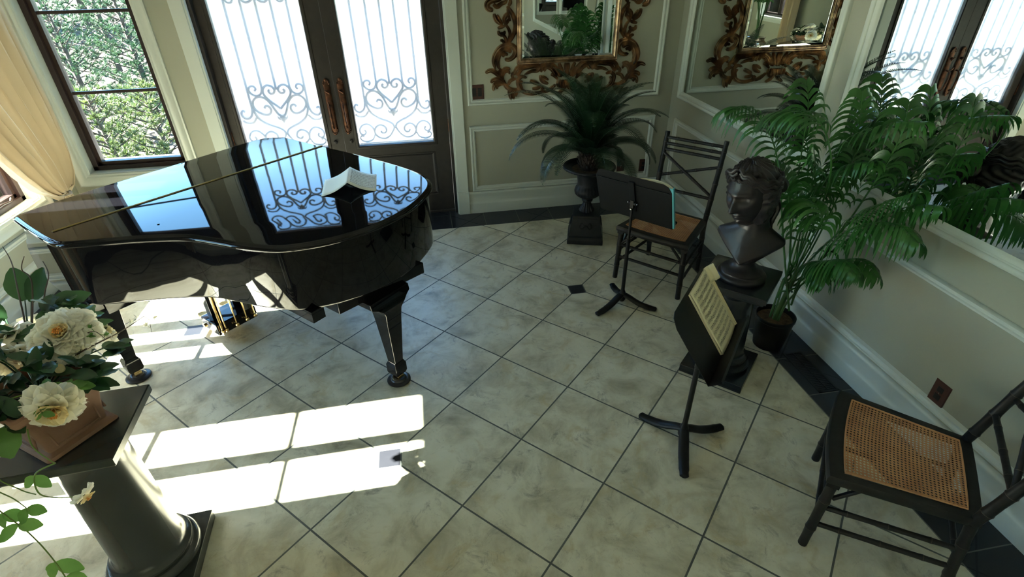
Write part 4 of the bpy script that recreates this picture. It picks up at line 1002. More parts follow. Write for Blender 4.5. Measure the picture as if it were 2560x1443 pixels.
def palm():
    PX, PY = 1.622, .470
    t = thing('areca_palm', 'green areca palm with arching feathery fronds in a black pot beside the mirror wall', 'potted plant', (PX, PY, 0), 0)
    mb = MB(); mb.lathe([(.080, 0), (.084, .004), (.100, .12), (.108, .195), (.113, .200), (.113, .216), (.106, .218), (.103, .205), (.100, .185)], 48); mb.build('pot', M_pot, t)
    mb = MB(); mb.lathe([(.1005, .186), (.098, .190), (.03, .194), (.005, .194)], 24); mb.build('soil', M_soil, t)
    base = np.array([PX, PY, .195])
    FR = [
        ([(1.62, .50, .60), (1.655, .663, 1.054), (1.66, .723, 1.333), (1.65, .78, 1.47)], .17, .42, 1.0),
        ([(1.655, .42, .60), (1.68, .36, 1.05), (1.685, .372, 1.282), (1.69, .44, 1.49)], .17, .42, 1.0),
        ([(1.68, .35, .62), (1.70, .21, 1.12), (1.705, .17, 1.336), (1.71, .19, 1.49)], .17, .45, 1.0),
        ([(1.58, .52, .66), (1.50, .64, 1.10), (1.49, .82, 1.25), (1.47, 1.02, 1.29), (1.45, 1.16, 1.24)], .22, .42, 1.3),
        ([(1.60, .40, .68), (1.50, .25, 1.12), (1.42, .235, 1.33), (1.41, .36, 1.41), (1.41, .55, 1.385), (1.41, .66, 1.32)], .19, .60, 1.2),
        ([(1.67, .40, .55), (1.67, .27, .86), (1.665, .12, 1.05), (1.66, -.06, 1.20)], .17, .40, 1.6),
        ([(1.64, .36, .50), (1.60, .22, .82), (1.60, .08, .99), (1.60, -.08, 1.06), (1.60, -.20, 1.04)], .20, .35, 2.0),
        ([(1.58, .38, .50), (1.47, .22, .84), (1.45, .17, 1.00), (1.44, .27, 1.045), (1.44, .36, .96)], .17, .48, 1.5),
        ([(1.60, .42, .44), (1.56, .28, .66), (1.55, .20, .73), (1.54, .12, .67)], .15, .40, 1.5),
        ([(1.62, .44, .60), (1.60, .38, 1.02), (1.61, .30, 1.18), (1.62, .17, 1.25)], .17, .40, 1.3),
        ([(1.66, .48, .60), (1.648, .486, .98), (1.655, .37, 1.27), (1.66, .20, 1.40), (1.67, .05, 1.45)], .16, .42, 1.1),
        ([(1.60, .46, .58), (1.55, .52, .88), (1.54, .60, 1.02), (1.52, .68, 1.08)], .16, .42, 1.0),
        ([(1.68, .52, .60), (1.72, .66, 1.00), (1.73, .80, 1.20), (1.72, .96, 1.28)], .15, .42, 1.3),
        ([(1.68, .42, .52), (1.70, .18, .90), (1.70, .00, 1.10), (1.69, -.16, 1.17)], .15, .42, 1.9),
        ([(1.63, .40, .50), (1.54, .20, .72), (1.52, .05, .83), (1.51, -.06, .82)], .16, .38, 1.8),
        ([(1.66, .50, .50), (1.68, .56, .80), (1.67, .68, .92), (1.66, .80, .93)], .15, .40, 1.2),
        ([(1.70, .48, .60), (1.74, .44, 1.05), (1.75, .42, 1.25), (1.75, .36, 1.38)], .13, .45, 1.2),
        ([(1.61, .47, .55), (1.58, .44, .90), (1.56, .42, 1.10), (1.53, .44, 1.22)], .16, .45, 1.1),
        ([(1.65, .38, .48), (1.66, .22, .70), (1.65, .08, .80), (1.64, -.05, .78)], .15, .40, 1.5)]
    STM = [((1.618, .462), (1.640, .430, .56), .018, .012), ((1.600, .485), (1.600, .470, .46), .007, .005), ((1.645, .480), (1.668, .455, .50), .008, .005), ((1.622, .440), (1.628, .385, .42), .007, .005), ((1.635, .500), (1.655, .520, .48), .007, .005)]
    q = random.Random(2)
    for k, (P, L, st, dr) in enumerate(FR):
        a = k*2.4; st0 = STM[k % 5]; b0 = np.array(st0[1])-np.array([0, 0, .04*(k % 4)]); P = [p for p in P if p[2] > b0[2]+.03]; mb = MB(); palm_frond(mb, [tuple(b0)]+P, L*1.12, 22, st, dr*1.9, k, .0082); mb.build('frond', M_palm, t, world=True)
    for (b_, t1, ra, rb) in STM:
        mb = MB(); mb.tube([tuple(p) for p in cr([(b_[0], b_[1], .19), ((b_[0]*2+t1[0])/3, (b_[1]*2+t1[1])/3, .32), t1], 6)], [ra+(rb-ra)*i/12 for i in range(13)], 10); mb.build('cane_stem', M_palmstem, t, world=True)
palm()

# ---------------------------------------------------------------- ornate gilt mirror
ORN = [([(0.409,1.702),(0.439,1.672),(0.465,1.626),(0.477,1.57),(0.47,1.52),(0.447,1.474),(0.417,1.436)],0.0285),([(0.414,1.687),(0.422,1.648),(0.438,1.597)],0.0161),([(0.389,1.584),(0.42,1.547),(0.433,1.505),(0.421,1.464),(0.404,1.431)],0.0211),([(0.305,1.683),(0.282,1.682),(0.262,1.697),(0.261,1.721),(0.285,1.74),(0.329,1.746),(0.374,1.75)],0.0359),([(0.306,1.72),(0.333,1.7),(0.361,1.714),(0.384,1.732)],0.0273),([(0.344,1.697),(0.367,1.718),(0.401,1.732),(0.413,1.765)],0.0248),([(0.423,1.702),(0.44,1.726),(0.435,1.755)],0.0223),([(0.312,1.656),(0.317,1.626),(0.338,1.595),(0.375,1.574)],0.0273),([(0.331,1.646),(0.35,1.615),(0.375,1.579)],0.0211),([(0.43,1.652),(0.407,1.641),(0.39,1.614),(0.4,1.573)],0.0273),([(0.435,1.617),(0.418,1.598),(0.406,1.573)],0.0186),([(0.334,1.55),(0.363,1.557),(0.394,1.566)],0.0211),([(0.34,1.535),(0.347,1.509),(0.384,1.512),(0.391,1.533)],0.0223),([(0.352,1.496),(0.381,1.497),(0.398,1.471),(0.401,1.434)],0.0211),([(0.351,1.464),(0.374,1.458),(0.385,1.432)],0.0186),([(0.383,1.323),(0.421,1.317),(0.462,1.341),(0.477,1.383),(0.452,1.416),(0.4,1.423),(0.347,1.404),(0.308,1.358),(0.294,1.305),(0.309,1.242)],0.0347),([(0.439,1.369),(0.416,1.391),(0.376,1.393),(0.342,1.357),(0.327,1.304),(0.339,1.246)],0.0322),([(0.413,1.354),(0.386,1.36),(0.368,1.34)],0.0211),([(0.37,1.158),(0.323,1.211),(0.271,1.241),(0.222,1.225)],0.031),([(0.37,1.169),(0.315,1.228),(0.26,1.249)],0.0186),([(0.364,1.164),(0.362,1.214),(0.39,1.249),(0.432,1.247)],0.0285),([(0.364,1.186),(0.383,1.224),(0.413,1.228),(0.425,1.206)],0.0198),([(0.358,1.175),(0.338,1.215),(0.354,1.256)],0.0211),([(0.378,1.141),(0.328,1.171),(0.28,1.163),(0.273,1.143)],0.0273),([(0.381,1.132),(0.333,1.137),(0.294,1.125),(0.283,1.082)],0.0285),([(0.351,1.128),(0.32,1.121),(0.317,1.096)],0.0211),([(0.367,1.164),(0.392,1.112),(0.44,1.083),(0.507,1.084)],0.0297),([(0.453,1.089),(0.422,1.073),(0.424,1.041),(0.433,1.0)],0.026),([(0.471,1.082),(0.449,1.057),(0.452,1.022),(0.457,1.003)],0.0223),([(0.495,1.083),(0.483,1.061),(0.473,1.027)],0.0198),([(0.411,1.122),(0.43,1.155),(0.478,1.17)],0.0236),([(0.454,1.165),(0.445,1.199),(0.473,1.22),(0.49,1.191)],0.0211),([(0.46,1.198),(0.485,1.247),(0.533,1.275),(0.563,1.268)],0.0285),([(0.49,1.186),(0.527,1.24),(0.587,1.254),(0.653,1.262),(0.674,1.247),(0.653,1.223),(0.605,1.219),(0.545,1.197)],0.0297),([(0.509,1.23),(0.557,1.263),(0.605,1.267)],0.0186),([(0.569,1.171),(0.526,1.181),(0.496,1.157),(0.499,1.112),(0.538,1.064),(0.606,1.042),(0.686,1.05),(0.735,1.062)],0.0285),([(0.532,1.15),(0.514,1.123),(0.532,1.087)],0.0198),([(0.593,1.147),(0.624,1.134),(0.673,1.112)],0.0273),([(0.612,1.083),(0.655,1.084),(0.685,1.097)],0.0236),([(0.69,1.21),(0.69,1.254),(0.731,1.277),(0.78,1.259),(0.821,1.218),(0.85,1.163)],0.0335),([(0.714,1.214),(0.732,1.244),(0.768,1.234),(0.8,1.199),(0.822,1.161)],0.0248),([(0.77,1.189),(0.801,1.176),(0.832,1.146)],0.0211),([(0.786,1.272),(0.817,1.237),(0.843,1.203),(0.863,1.162)],0.0236),([(0.84,1.275),(0.854,1.241),(0.867,1.207),(0.878,1.167)],0.0248),([(0.92,1.274),(0.918,1.238),(0.904,1.2),(0.897,1.16)],0.0248),([(0.681,1.188),(0.691,1.153),(0.716,1.129),(0.753,1.116)],0.0273),([(0.696,1.181),(0.727,1.163),(0.752,1.145)],0.0186),([(0.708,1.043),(0.704,1.073),(0.716,1.086)],0.0273),([(0.717,1.049),(0.766,1.069),(0.815,1.107)],0.0248),([(0.832,1.141),(0.83,1.106),(0.853,1.071)],0.0161),([(0.857,1.145),(0.858,1.105),(0.872,1.07)],0.0161),([(0.879,1.144),(0.88,1.104),(0.891,1.072)],0.0161),([(0.897,1.143),(0.902,1.109),(0.903,1.077)],0.0161),([(0.91,1.143),(0.918,1.102),(0.948,1.054),(0.993,1.028)],0.026)]
def ornate():
    cx, z0, z1 = .908, 1.280, 2.36; hw = .423
    t = thing('ornate_mirror', 'gilt scroll-carved rococo mirror on the back wall above the cycad urn', 'mirror', (cx, YB, z0))
    mb = MB(); frame(mb, cx-hw, cx+hw, z0, z1, [(0, 0), (0, .030), (.004, .036), (.010, .038), (.014, .034), (.018, .040), (.026, .043), (.032, .038), (.036, .030), (.040, .030), (.043, .022)], pB); mb.build('inner_frame', M_gold, t, world=True, sharp=40)
    mb = MB(); b_ = .018; x0, x1, y0, y1 = cx-hw+.040, cx+hw-.040, z0+.040, z1-.040
    V = [(x0, YB-.020, y0), (x1, YB-.020, y0), (x1, YB-.020, y1), (x0, YB-.020, y1), (x0+b_, YB-.0225, y0+b_), (x1-b_, YB-.0225, y0+b_), (x1-b_, YB-.0225, y1-b_), (x0+b_, YB-.0225, y1-b_)]
    mb.add(V, [(k, (k+1) % 4, 4+(k+1) % 4, 4+k) for k in range(4)]+[(4, 5, 6, 7)]); mb.build('bevelled_glass', M_mirror, t, world=True, sharp=.5)
    quads = {(a, b): MB() for a in (1, -1) for b in (1, -1)}; zm = (z0+z1)/2
    prof = [(-1, 0), (-.92, .45), (-.70, .62), (-.52, .40), (-.28, .70), (0, 1.), (.28, .70), (.52, .40), (.70, .62), (.92, .45), (1, 0)]
    for mi, (P, w_) in enumerate(ORN):
        lp = cr([(p[0], p[1], 0) for p in P], 7); n = len(lp); h = .010+.36*w_+.004*((mi*7) % 5)/5
        for sx in (1, -1):
            for sz in (1, -1):
                rows = []
                for i, p in enumerate(lp):
                    tg = nrm(lp[min(i+1, n-1)]-lp[max(i-1, 0)]); nn = np.array([-tg[1], tg[0], 0]); u_ = i/(n-1)
                    ww = .66*w_*(.35+.65*math.sin(PI*(.12+.80*u_))) if True else w_
                    if u_ > .93: ww *= (1-u_)/.07*.8+.2
                    if u_ < .05: ww *= u_/.05*.7+.3
                    hh = h*(.45+.55*math.sin(PI*(.15+.7*u_)))+.008
                    row = []
                    for (a, b) in prof:
                        c = p+nn*ww*a; X_ = c[0] if sx > 0 else 2*cx-c[0]; Z_ = c[1] if sz > 0 else 2*zm-c[1]
                        row.append((X_, YB-b*hh-.001, Z_))
                    rows.append(row)
                quads[sx, sz].grid(rows)
    for qm in quads.values(): qm.build('carved_scroll', M_gold, t, world=True, sharp=70)
ornate()

# ---------------------------------------------------------------- curtains
def curtain(name, label, rows, folds, depth, seed=0):
    """rows: list of (z, a0, a1, h, amp): along-wall span on left wall and distance from wall"""
    t = thing(name, label, 'curtain', (XL, (rows[0][1]+rows[0][2])/2, rows[-1][0]))
    q = random.Random(seed); nz = 46; nu = folds*10; G = []
    zs = [r[0] for r in rows]
    for j in range(nz+1):
        z = rows[0][0]+(rows[-1][0]-rows[0][0])*j/nz
        c = [np.interp(z, zs[::-1], [r[k] for r in rows][::-1]) for k in (1, 2, 3, 4)]
        row = []
        for i in range(nu+1):
            u = i/nu; ph = 2*PI*folds*u; am = c[3]*(1+.35*math.sin(5*u+seed)); am *= 1.35; row.append((XL+c[2]+am*math.sin(ph+.4*math.sin(3*z+u*4))+.25*am*math.sin(2.3*ph+1), c[0]+(c[1]-c[0])*(u+.012*math.sin(2*ph)), z+.03*math.sin(ph)*(1 if j == nz else 0)))
        G.append(row)
    mb = MB(); mb.grid(G); mb.build('drape', M_curtain, t, world=True, solid=.003)
    return t
ct = curtain('curtain', 'cream pleated curtain swept to the corner over the left window beside the piano', [(2.62, 1.20, 2.60, .14, .035), (2.0, 1.45, 2.66, .15, .035), (1.5, 1.68, 2.655, .15, .033), (1.1, 1.88, 2.66, .15, .032), (.85, 2.02, 2.645, .15, .034), (.70, 2.14, 2.59, .145, .030), (.62, 2.27, 2.52, .14, .022), (.585, 2.35, 2.47, .135, .012)], 8, .04, 1)
mb = MB(); mb.tube([tuple(p) for p in cr([(XL+.02, 2.42, .60), (XL+.10, 2.34, .595), (XL+.165, 2.40, .590), (XL+.11, 2.48, .600), (XL+.02, 2.44, .60)], 6)], .012, 8, flat=.5); mb.build('tieback', M_curtain, ct, world=True)
mb = MB(); G = []
for j in range(12):
    z = .575-.50*j/11; w_ = .07+.04*math.sin(PI*j/11)
    G.append([(XL+.115+.022*math.sin(i*1.1), 2.41-w_+2*w_*i/24, z) for i in range(25)])
mb.grid(G); mb.build('tail', M_curtain, ct, world=True, solid=.003)
curtain('curtain', 'cream pleated curtain hanging between the two left windows behind the camera side of the piano', [(2.62, .46, .86, .13, .03), (.02, .48, .84, .13, .03)], 5, .03, 3)
curtain('curtain', 'cream pleated curtain at the near edge of the sunny left window', [(2.62, -.62, -.24, .13, .03), (.9, -.60, -.26, .13, .03), (.02, -.60, -.28, .13, .03)], 5, .03, 4)
curtain('curtain', 'cream pleated curtain beside the farthest front window, seen only in the mirror', [(2.62, -3.15, -2.72, .13, .03), (.02, -3.1, -2.75, .13, .03)], 5, .03, 5)
mb = MB(); mb.tube([(XL+.13, YF+.2, 2.66), (XL+.13, YB-.04, 2.66)], .016, 12)
for y in (-4.0, -2.2, -.1, .68, 2.68): mb.box(XL, XL+.13, y-.01, y+.01, 2.65, 2.67)
tag(mb.build('curtain_rod', M_winfr), 'dark curtain rod high on the left wall carrying the cream curtains', 'curtain rod')

# ---------------------------------------------------------------- wall plates and floor vent
def plate(name, label, put, a, z, w_, h_, kind, cat):
    p = put(a, z, 0); t = thing(name, label, cat, p)
    mb = MB(); V = []; F = []
    frame(mb, a-w_/2, a+w_/2, z-h_/2, z+h_/2, [(0, 0), (.001, .003), (.004, .0055), (w_/2-.001, .0055)], put); mb.build('cover_plate', M_plate, t, world=True, sharp=30)
    mb = MB()
    def bx(a0, a1, z0, z1, h0, h1):
        p, q = put(a0, z0, h0), put(a1, z1, h1); mb.box(p[0], q[0], p[1], q[1], p[2], q[2])
    if kind == 'switch':
        for o in (-.023, .023): bx(a+o-.0165, a+o+.0165, z-.033, z+.033, .003, .0085)
        mb.build('rocker', mat('rocker_black', (.006, .006, .007), .3), t, world=True, bevel=.001)
    elif kind == 'outlet':
        for o in (-.020, .020): bx(a-.015, a+.015, z+o-.014, z+o+.014, .003, .0075)
        mb.build('receptacle', mat('rocker_black', (.006, .006, .007), .3), t, world=True, bevel=.001)
    elif kind == 'jack':
        mb.lathe([(.006, 0), (.006, .012), (.004, .012)], 12, M=Tm(*put(a, z, .004))@Matrix.Rotation(PI/2, 4, 'X')); mb.build('coax_jack', M_chrome, t, world=True)
    return t
plate('light_switch', 'dark double rocker switch plate on the back wall left of the gilt mirror', pB, .147, 1.078, .118, .118, 'switch', 'switch')
plate('wall_outlet', 'dark wall plate with a small metal jack low behind the urn', pB, 1.462, .352, .075, .118, 'jack', 'outlet')
plate('wall_outlet', 'dark power outlet low on the back wall near the far chair', pB, 1.682, .336, .075, .118, 'outlet', 'outlet')
plate('wall_outlet', 'dark power outlet on the right wall above the near bamboo chair', pR, -.367, .325, .080, .118, 'outlet', 'outlet')
t_ = thing('floor_vent', 'black louvred floor register set in the dark border tiles by the palm', 'vent', (1.715, .19, 0.0008))
mb = MB(); x0, x1, y0, y1 = 1.655, 1.775, .02, .36
for (a, b, c, d) in ((x0, x1, y0, y0+.012), (x0, x1, y1-.012, y1), (x0, x0+.012, y0, y1), (x1-.012, x1, y0, y1), ((x0+x1)/2-.003, (x0+x1)/2+.003, y0, y1)): mb.box(a, b, c, d, .0008, .0045)
mb.build('frame', M_iron, t_, world=True); mb = MB()
for k in range(24): y = y0+.018+k*.0132; mb.box(x0+.012, x1-.012, y, y+.005, .001, .0038)
mb.build('louvres', M_iron, t_, world=True)

# ---------------------------------------------------------------- potted white flowers
FX, FY, FZ = -1.575, -.375, .770
fa = thing('flower_arrangement', 'large cream peonies and trailing rose stems in a square terracotta pot on the charcoal pedestal', 'flower arrangement', (FX, FY, FZ), 0)
def petal_mesh(mb, c, ax, out, L, W, cup, curl, q, nu=9, nv=8):
    """petal from centre c, growing along 'out' then bending by cup"""
    ax = nrm(np.array(ax, float)); out = nrm(np.array(out, float)-ax*(np.array(out)@ax)); sd_ = np.cross(ax, out); G = []
    rf = [q.uniform(-1, 1) for _ in range(nu+1)]
    p = np.array(c, float); ang = cup; rows = []
    for j in range(nv+1):
        v = j/nv; w_ = W*(math.sin(PI*(.10+.72*v))**.8); d = out*math.cos(ang)+ax*math.sin(ang); nn = ax*math.cos(ang)-out*math.sin(ang); row = []
        for i in range(nu+1):
            u = -1+2*i/nu; row.append(p+sd_*w_*u*.5+nn*(.22*W*u*u)*(1-.4*v)+nn*rf[i]*.045*W*v+d*(-.16*L*u*u*v)+nn*.035*W*math.sin(u*9+rf[0]*4)*v*v)
        rows.append(row); ang -= curl/nv; p = p+d*L/nv
    mb.grid(rows)
def peony(c, ax, R, m, label, n=5, seed=1, parent=None, open_=1.):
    q = random.Random(seed); ax = nrm(np.array(ax, float)); r = nrm(np.cross(ax, [.3, .8, .1])); r2 = np.cross(ax, r); mb = MB(); mc = MB()
    for ring in range(n):
        f = ring/(n-1); k = 5+ring*2
        for i in range(k):
            a = 2*PI*(i+.5*(ring % 2))/k+q.uniform(-.15, .15); o = r*math.cos(a)+r2*math.sin(a)
            target = mb if ring > 1 else mc
            petal_mesh(target, np.array(c)-ax*(.012*f)+o*.004*ring, ax, o, R*(.45+.62*f)*q.uniform(.9, 1.08), R*(.55+.42*f), math.radians(78-64*f*open_+q.uniform(-8, 8)), math.radians(20+45*f), q)
    b = mb.build('peony_blossom', m, fa, world=True, sharp=85); b['label'] = label; mc.build('inner_petals', M_petal2 if open_ > .8 else m, b, world=True)
    mb = MB()
    for i in range(26):
        a = i*2.4; rr = .0016*math.sqrt(i)*(R/.08); o = (r*math.cos(a)+r2*math.sin(a)); p0 = np.array(c)+o*rr; p1 = p0+ax*R*.42+o*rr*.8
        mb.tube([p0, p1], [.0008, .0022], 5)
    mb.build('stamens', M_stamen, b, world=True)
def leaf(mb, base, d, up, L, W, q, fold=.25):
    d = nrm(np.array(d, float)); up = nrm(np.array(up, float)-d*(np.array(up)@d)); sd_ = np.cross(d, up); rows = []; p = np.array(base, float); dd = d.copy(); cv = q.uniform(.15, .6)
    for j in range(8):
        v = j/7; w_ = W*.5*(math.sin(PI*min(1, .03+.95*v))**.75)*(1-.25*v)+.0005; rows.append([p+sd_*w_*u+up*fold*w_*abs(u)+up*.04*W*math.sin(j*2.2)*abs(u) for u in (-1, -.5, 0, .5, 1)])
        dd = nrm(dd-up*cv/7); p = p+dd*L/7
    mb.grid(rows)
# pot: flared square with recessed panels
Mp = Tm(-1.564, -.366, FZ)@Rz(.972)@Matrix.Diagonal((1.15, 1.15, 1, 1))
mb = MB(); pr = [(.088, 0), (.094, .004), (.090, .014), (.076, .020), (.078, .05), (.084, .10), (.093, .15), (.100, .168), (.110, .174), (.113, .182), (.113, .198), (.108, .203), (.100, .200), (.094, .185), (.09, .14)]
def rsq(h, z, n=6, rr=.12):
    o = []
    for k in range(4):
        for i in range(n):
            a = k*PI/2+PI/2*(i/(n-1)); cx_, cy_ = [(1, 1), (-1, 1), (-1, -1), (1, -1)][k]; r = h*rr; o.append((cx_*(h-r)+r*math.cos(a), cy_*(h-r)+r*math.sin(a), z))
    return o
mb.loft([rsq(h, z) for h, z in pr], M=Mp); pot_ = mb.build('terracotta_pot', M_terra, fa, world=True, sharp=40)
mb = MB()
for k in range(4):
    Mk = Mp@Rz(k*PI/2)@Tm(0, -.0805, .095)@Matrix.Rotation(-.16, 4, 'X')
    P = [(-.055, 0, -.055), (.055, 0, -.055), (.062, 0, .045), (-.062, 0, .045), (-.055, 0, -.055)]; mb.tube(P, .0035, 6, M=Mk, caps=False)
mb.build('panel_relief', M_terra, pot_, world=True)
mb = MB(); mb.loft([rsq(.096, .168), rsq(.05, .178), rsq(.005, .18)], M=Mp); mb.build('moss', M_soil, pot_, world=True)
pc = np.array([-1.564, -.366, FZ+.185])
peony((-1.497, -.262, 1.075), (.12, -.52, .84), .071, M_petal, 'large full cream peony with an orange centre, turned to the viewer', 8, 3)
peony((-1.455, -.490, .965), (.30, -.80, -.05), .070, M_petal, 'drooping open white rose over the front of the pot', 4, 5, open_=1.15)
peony((-1.735, -.185, 1.03), (-.3, .3, .9), .085, M_petal, 'white peony at the window side of the arrangement', 5, 6)
peony((-1.665, -.245, .985), (-.2, .85, .3), .075, M_petal, 'white peony at the piano side of the arrangement', 5, 7)
peony((-1.700, -.450, 1.02), (-.4, -.3, .8), .080, M_petal, 'white peony at the camera side of the arrangement', 5, 8)
peony((-1.480, -.130, .98), (.6, .6, .3), .070, M_petal, 'small white rose low at the piano side', 4, 9)
peony((-1.720, -.020, .96), (-.1, .8, .3), .070, M_petal, 'small white rose low at the back of the arrangement', 4, 10)
q = random.Random(11)
mb = MB(); Vb = Tm(-1.462, -.384, 1.03)@Matrix.Rotation(.6, 4, 'X'); mb.lathe([(.001, -.016), (.010, -.010), (.014, 0), (.011, .010), (.003, .017)], 16, M=Vb); mb.build('rose_bud', M_petal2, fa, world=True)
# leaf clusters
LM = [((-1.655, -.231, 1.05), .085), ((-1.572, -.418, 1.03), .08), ((-1.499, -.378, 1.03), .09), ((-1.425, -.374, 1.01), .085), ((-1.385, -.385, .985), .08), ((-1.60, -.12, 1.08), .09), ((-1.53, -.36, 1.06), .07), ((-1.47, -.30, 1.02), .085), ((-1.60, -.48, .99), .09), ((-1.55, -.50, .97), .08), ((-1.50, -.15, 1.0), .08), ((-1.68, -.30, 1.05), .09), ((-1.75, -.35, 1.03), .08), ((-1.40, -.25, 1.0), .07), ((-1.63, -.52, .96), .09), ((-1.80, -.20, 1.0), .08), ((-1.56, -.05, 1.02), .08), ((-1.66, .04, 1.02), .07)]
for kx, (c, L) in enumerate(LM):
    mb = MB(); c = np.array(c); o = nrm((c-pc)*np.array([1, 1, .4]))
    for k in range(7):
        a = k*2.4; d = nrm(o*.7+np.array([math.cos(a)*.8, math.sin(a)*.8, q.uniform(-.3, .5)])); leaf(mb, c-d*.02+np.array([q.uniform(-.025, .025), q.uniform(-.025, .025), q.uniform(-.03, .02)]), d, (0.1, -.2, 1), L*q.uniform(.7, 1.05), L*q.uniform(.45, .6), q)
    mb.tube([pc+np.array([0, 0, -.03]), (pc+c)/2+np.array([0, 0, .02]), c], [.004, .003, .002], 6); mb.build('leaf_spray', M_leaf, fa, world=True, sharp=80)
# big dark camellia-like leaves rising at the left
for kx, (b_, d, L) in enumerate([((-1.75, .00, 1.06), (-.3, .5, .55), .14), ((-1.735, .0, 1.05), (.25, .2, .5), .13), ((-1.70, .0, 1.02), (.55, .45, .1), .14), ((-1.70, .0, 1.0), (.75, .2, -.05), .13), ((-1.80, -.05, 1.02), (-.5, .1, .5), .13), ((-1.78, -.12, 1.0), (-.6, .5, .2), .12)]):
    mb = MB(); leaf(mb, b_, d, (0.2, -.5, .9), L, L*.62, q, .12); mb.tube([pc, (pc+np.array(b_))/2+np.array([0, .01, .03]), np.array(b_)], [.0045, .0035, .002], 6); mb.build('broad_leaf', M_leaf, fa, world=True, sharp=80)
# twigs
def twig(name, P, r, m, buds=0, seed=0, bm=None):
    qq = random.Random(seed); mb = MB(); lp = cr(P, 7); n = len(lp); mb.tube(lp, [r*(1-.7*i/n) for i in range(n)], 6)
    o = mb.build(name, m, fa, world=True)
    if buds:
        mb = MB()
        for k in range(buds):
            i = int(n*(.35+.6*k/buds)); c = lp[min(i, n-1)]; d = nrm(np.array([qq.uniform(-1, 1), qq.uniform(-1, 1), qq.uniform(-.2, 1)])); mb.tube([c, c+d*.012], [.001, .001], 4); e = c+d*.014
            for a in range(5):
                v = nrm(d+np.array([qq.uniform(-1, 1), qq.uniform(-1, 1), qq.uniform(-1, 1)])*.9); leaf(mb, e, v, d, .014, .010, qq, .2)
        mb.build('small_blossoms', bm or M_petal, o, world=True)
    return o
twig('blossom_twig', [(-1.50, -.32, 1.00), (-1.42, -.31, 1.04), (-1.345, -.249, 1.05), (-1.300, -.178, 1.055)], .0032, M_twig, 6, 1)
twig('blossom_twig', [(-1.300, -.178, 1.055), (-1.285, -.185, 1.045), (-1.282, -.20, 1.02), (-1.283, -.205, 1.005)], .0013, M_twig, 2, 2)
twig('blossom_twig', [(-1.500, -.30, 1.00), (-1.44, -.27, 1.06), (-1.40, -.27, 1.075), (-1.36, -.30, 1.06)], .0022, M_twig, 4, 3, M_leaf2)
for kx, P in enumerate([[(-1.66, -.20, .98), (-1.74, -.02, 1.10), (-1.80, .10, 1.16), (-1.86, .18, 1.19)], [(-1.66, -.20, .98), (-1.70, .0, 1.12), (-1.735, .04, 1.16), (-1.72, .06, 1.20)], [(-1.62, -.20, 1.0), (-1.64, -.06, 1.10), (-1.65, .02, 1.14), (-1.68, .07, 1.17)], [(-1.70, -.25, 1.0), (-1.78, -.12, 1.10), (-1.84, -.04, 1.15)]]): twig('bare_twig', P, .0034, M_twig)
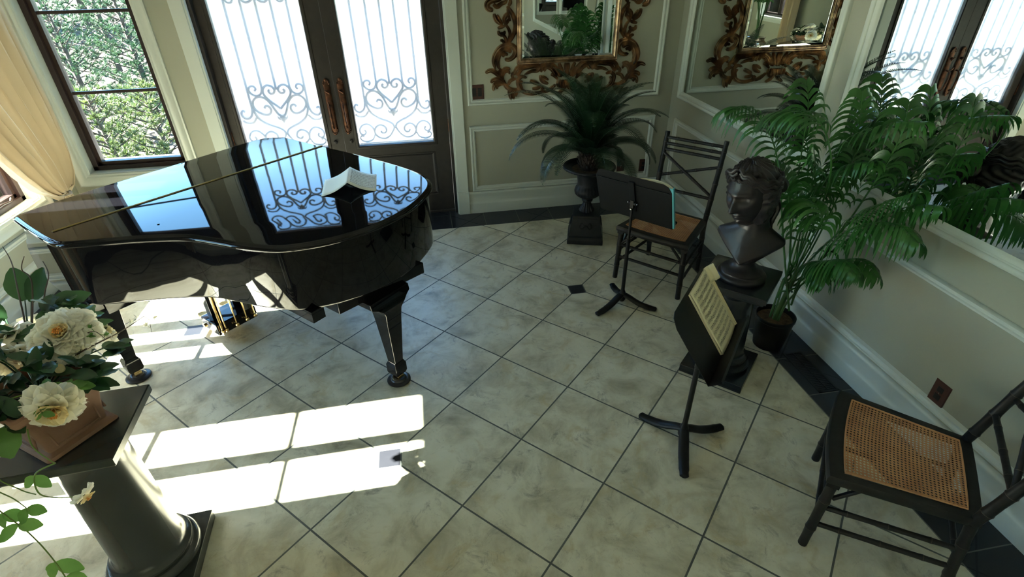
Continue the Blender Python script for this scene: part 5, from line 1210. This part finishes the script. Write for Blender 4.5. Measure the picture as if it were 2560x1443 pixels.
# trailing green stems with light leaves
TR = [([(-1.60, -.44, .98), (-1.56, -.475, 1.01), (-1.50, -.455, 1.01), (-1.45, -.44, 1.005), (-1.41, -.43, .995)], [.45, .62, .75, .86, .97], .050),
      ([(-1.50, -.455, 1.01), (-1.475, -.50, 1.0), (-1.46, -.52, .98)], [.5, .9], .035),
      ([(-1.545, -.47, .95), (-1.52, -.54, .89), (-1.47, -.575, .85), (-1.455, -.582, .845)], [], .04),
      ([(-1.455, -.582, .845), (-1.50, -.605, .835), (-1.485, -.645, .80), (-1.43, -.662, .79), (-1.36, -.672, .795)], [.3], .055),
      ([(-1.72, -.46, .90), (-1.74, -.54, .76), (-1.68, -.58, .68), (-1.60, -.63, .62), (-1.52, -.70, .56), (-1.43, -.80, .50), (-1.40, -.84, .47)], [.36, .44, .66, .72, .80, .97], .070),
      ([(-1.70, -.47, .88), (-1.68, -.56, .80), (-1.60, -.60, .74), (-1.555, -.63, .72)], [.9], .06),
      ([(-1.66, -.46, .90), (-1.64, -.56, .82), (-1.57, -.60, .78), (-1.52, -.62, .77)], [], .05)]
for kx, (P, at, L) in enumerate(TR):
    lp = cr(P, 8); n = len(lp); mb = MB(); mb.tube(lp, [.0024*(1-.4*i/n) for i in range(n)], 6); o = mb.build('trailing_stem', M_stem, fa, world=True)
    if at:
        mb = MB()
        for k, f in enumerate(at):
            c = lp[min(n-1, int(f*n))]; tg = nrm(lp[min(n-1, int(f*n)+1)]-lp[max(0, int(f*n)-1)])
            for sg in (-1, 1): leaf(mb, c, nrm(tg*.5+np.array([sg*.6, .1, -.15+.3*(k % 2)])), (.1, -.5, .8), L*q.uniform(.8, 1.1), L*.62, q, .15)
        mb.build('light_leaves', M_leaf2, o, world=True, sharp=80)
peony((-1.355, -.673, .790), (.6, -.3, -.5), .026, M_petal, 'tiny faded blossom at the end of a trailing stem', 3, 12)
mb = MB(); leaf(mb, (-1.60, -.50, .93), (.35, -.6, -.35), (.2, -.5, .8), .10, .085, q, .1); leaf(mb, (-1.62, -.50, .95), (-.1, -.7, -.2), (.1, -.4, .9), .09, .07, q, .1); mb.build('broad_leaf', M_leaf2, fa, world=True)
# ---------------------------------------------------------------- palm in a silver urn, seen only in the mirrors
t_ = thing('silver_urn_palm', 'green palm in a hammered silver urn, visible only as a reflection in the gilt mirror', 'potted plant', (-2.30, -2.75, 0), 0)
mb = MB(); mb.lathe([(.10, 0), (.12, .01), (.10, .03), (.05, .06), (.05, .28), (.10, .32), (.17, .40), (.19, .48), (.18, .54), (.15, .57), (.15, .60), (.17, .62), (.16, .625), (.13, .60)], 48); mb.build('urn', M_silver, t_)
for k in range(11):
    a = k*2.4; el = .9+.4*(k % 3)/2; P = [(.02*math.cos(a), .02*math.sin(a), .6), (.06*math.cos(a), .06*math.sin(a), 1.05), (.25*math.cos(a), .25*math.sin(a), 1.45+.1*el), (.48*math.cos(a), .48*math.sin(a), 1.45+.12*el)]
    mb = MB(); palm_frond(mb, P, .22, 20, .42, 1.2, k+40, .013, .010); mb.build('frond', M_palm, t_)
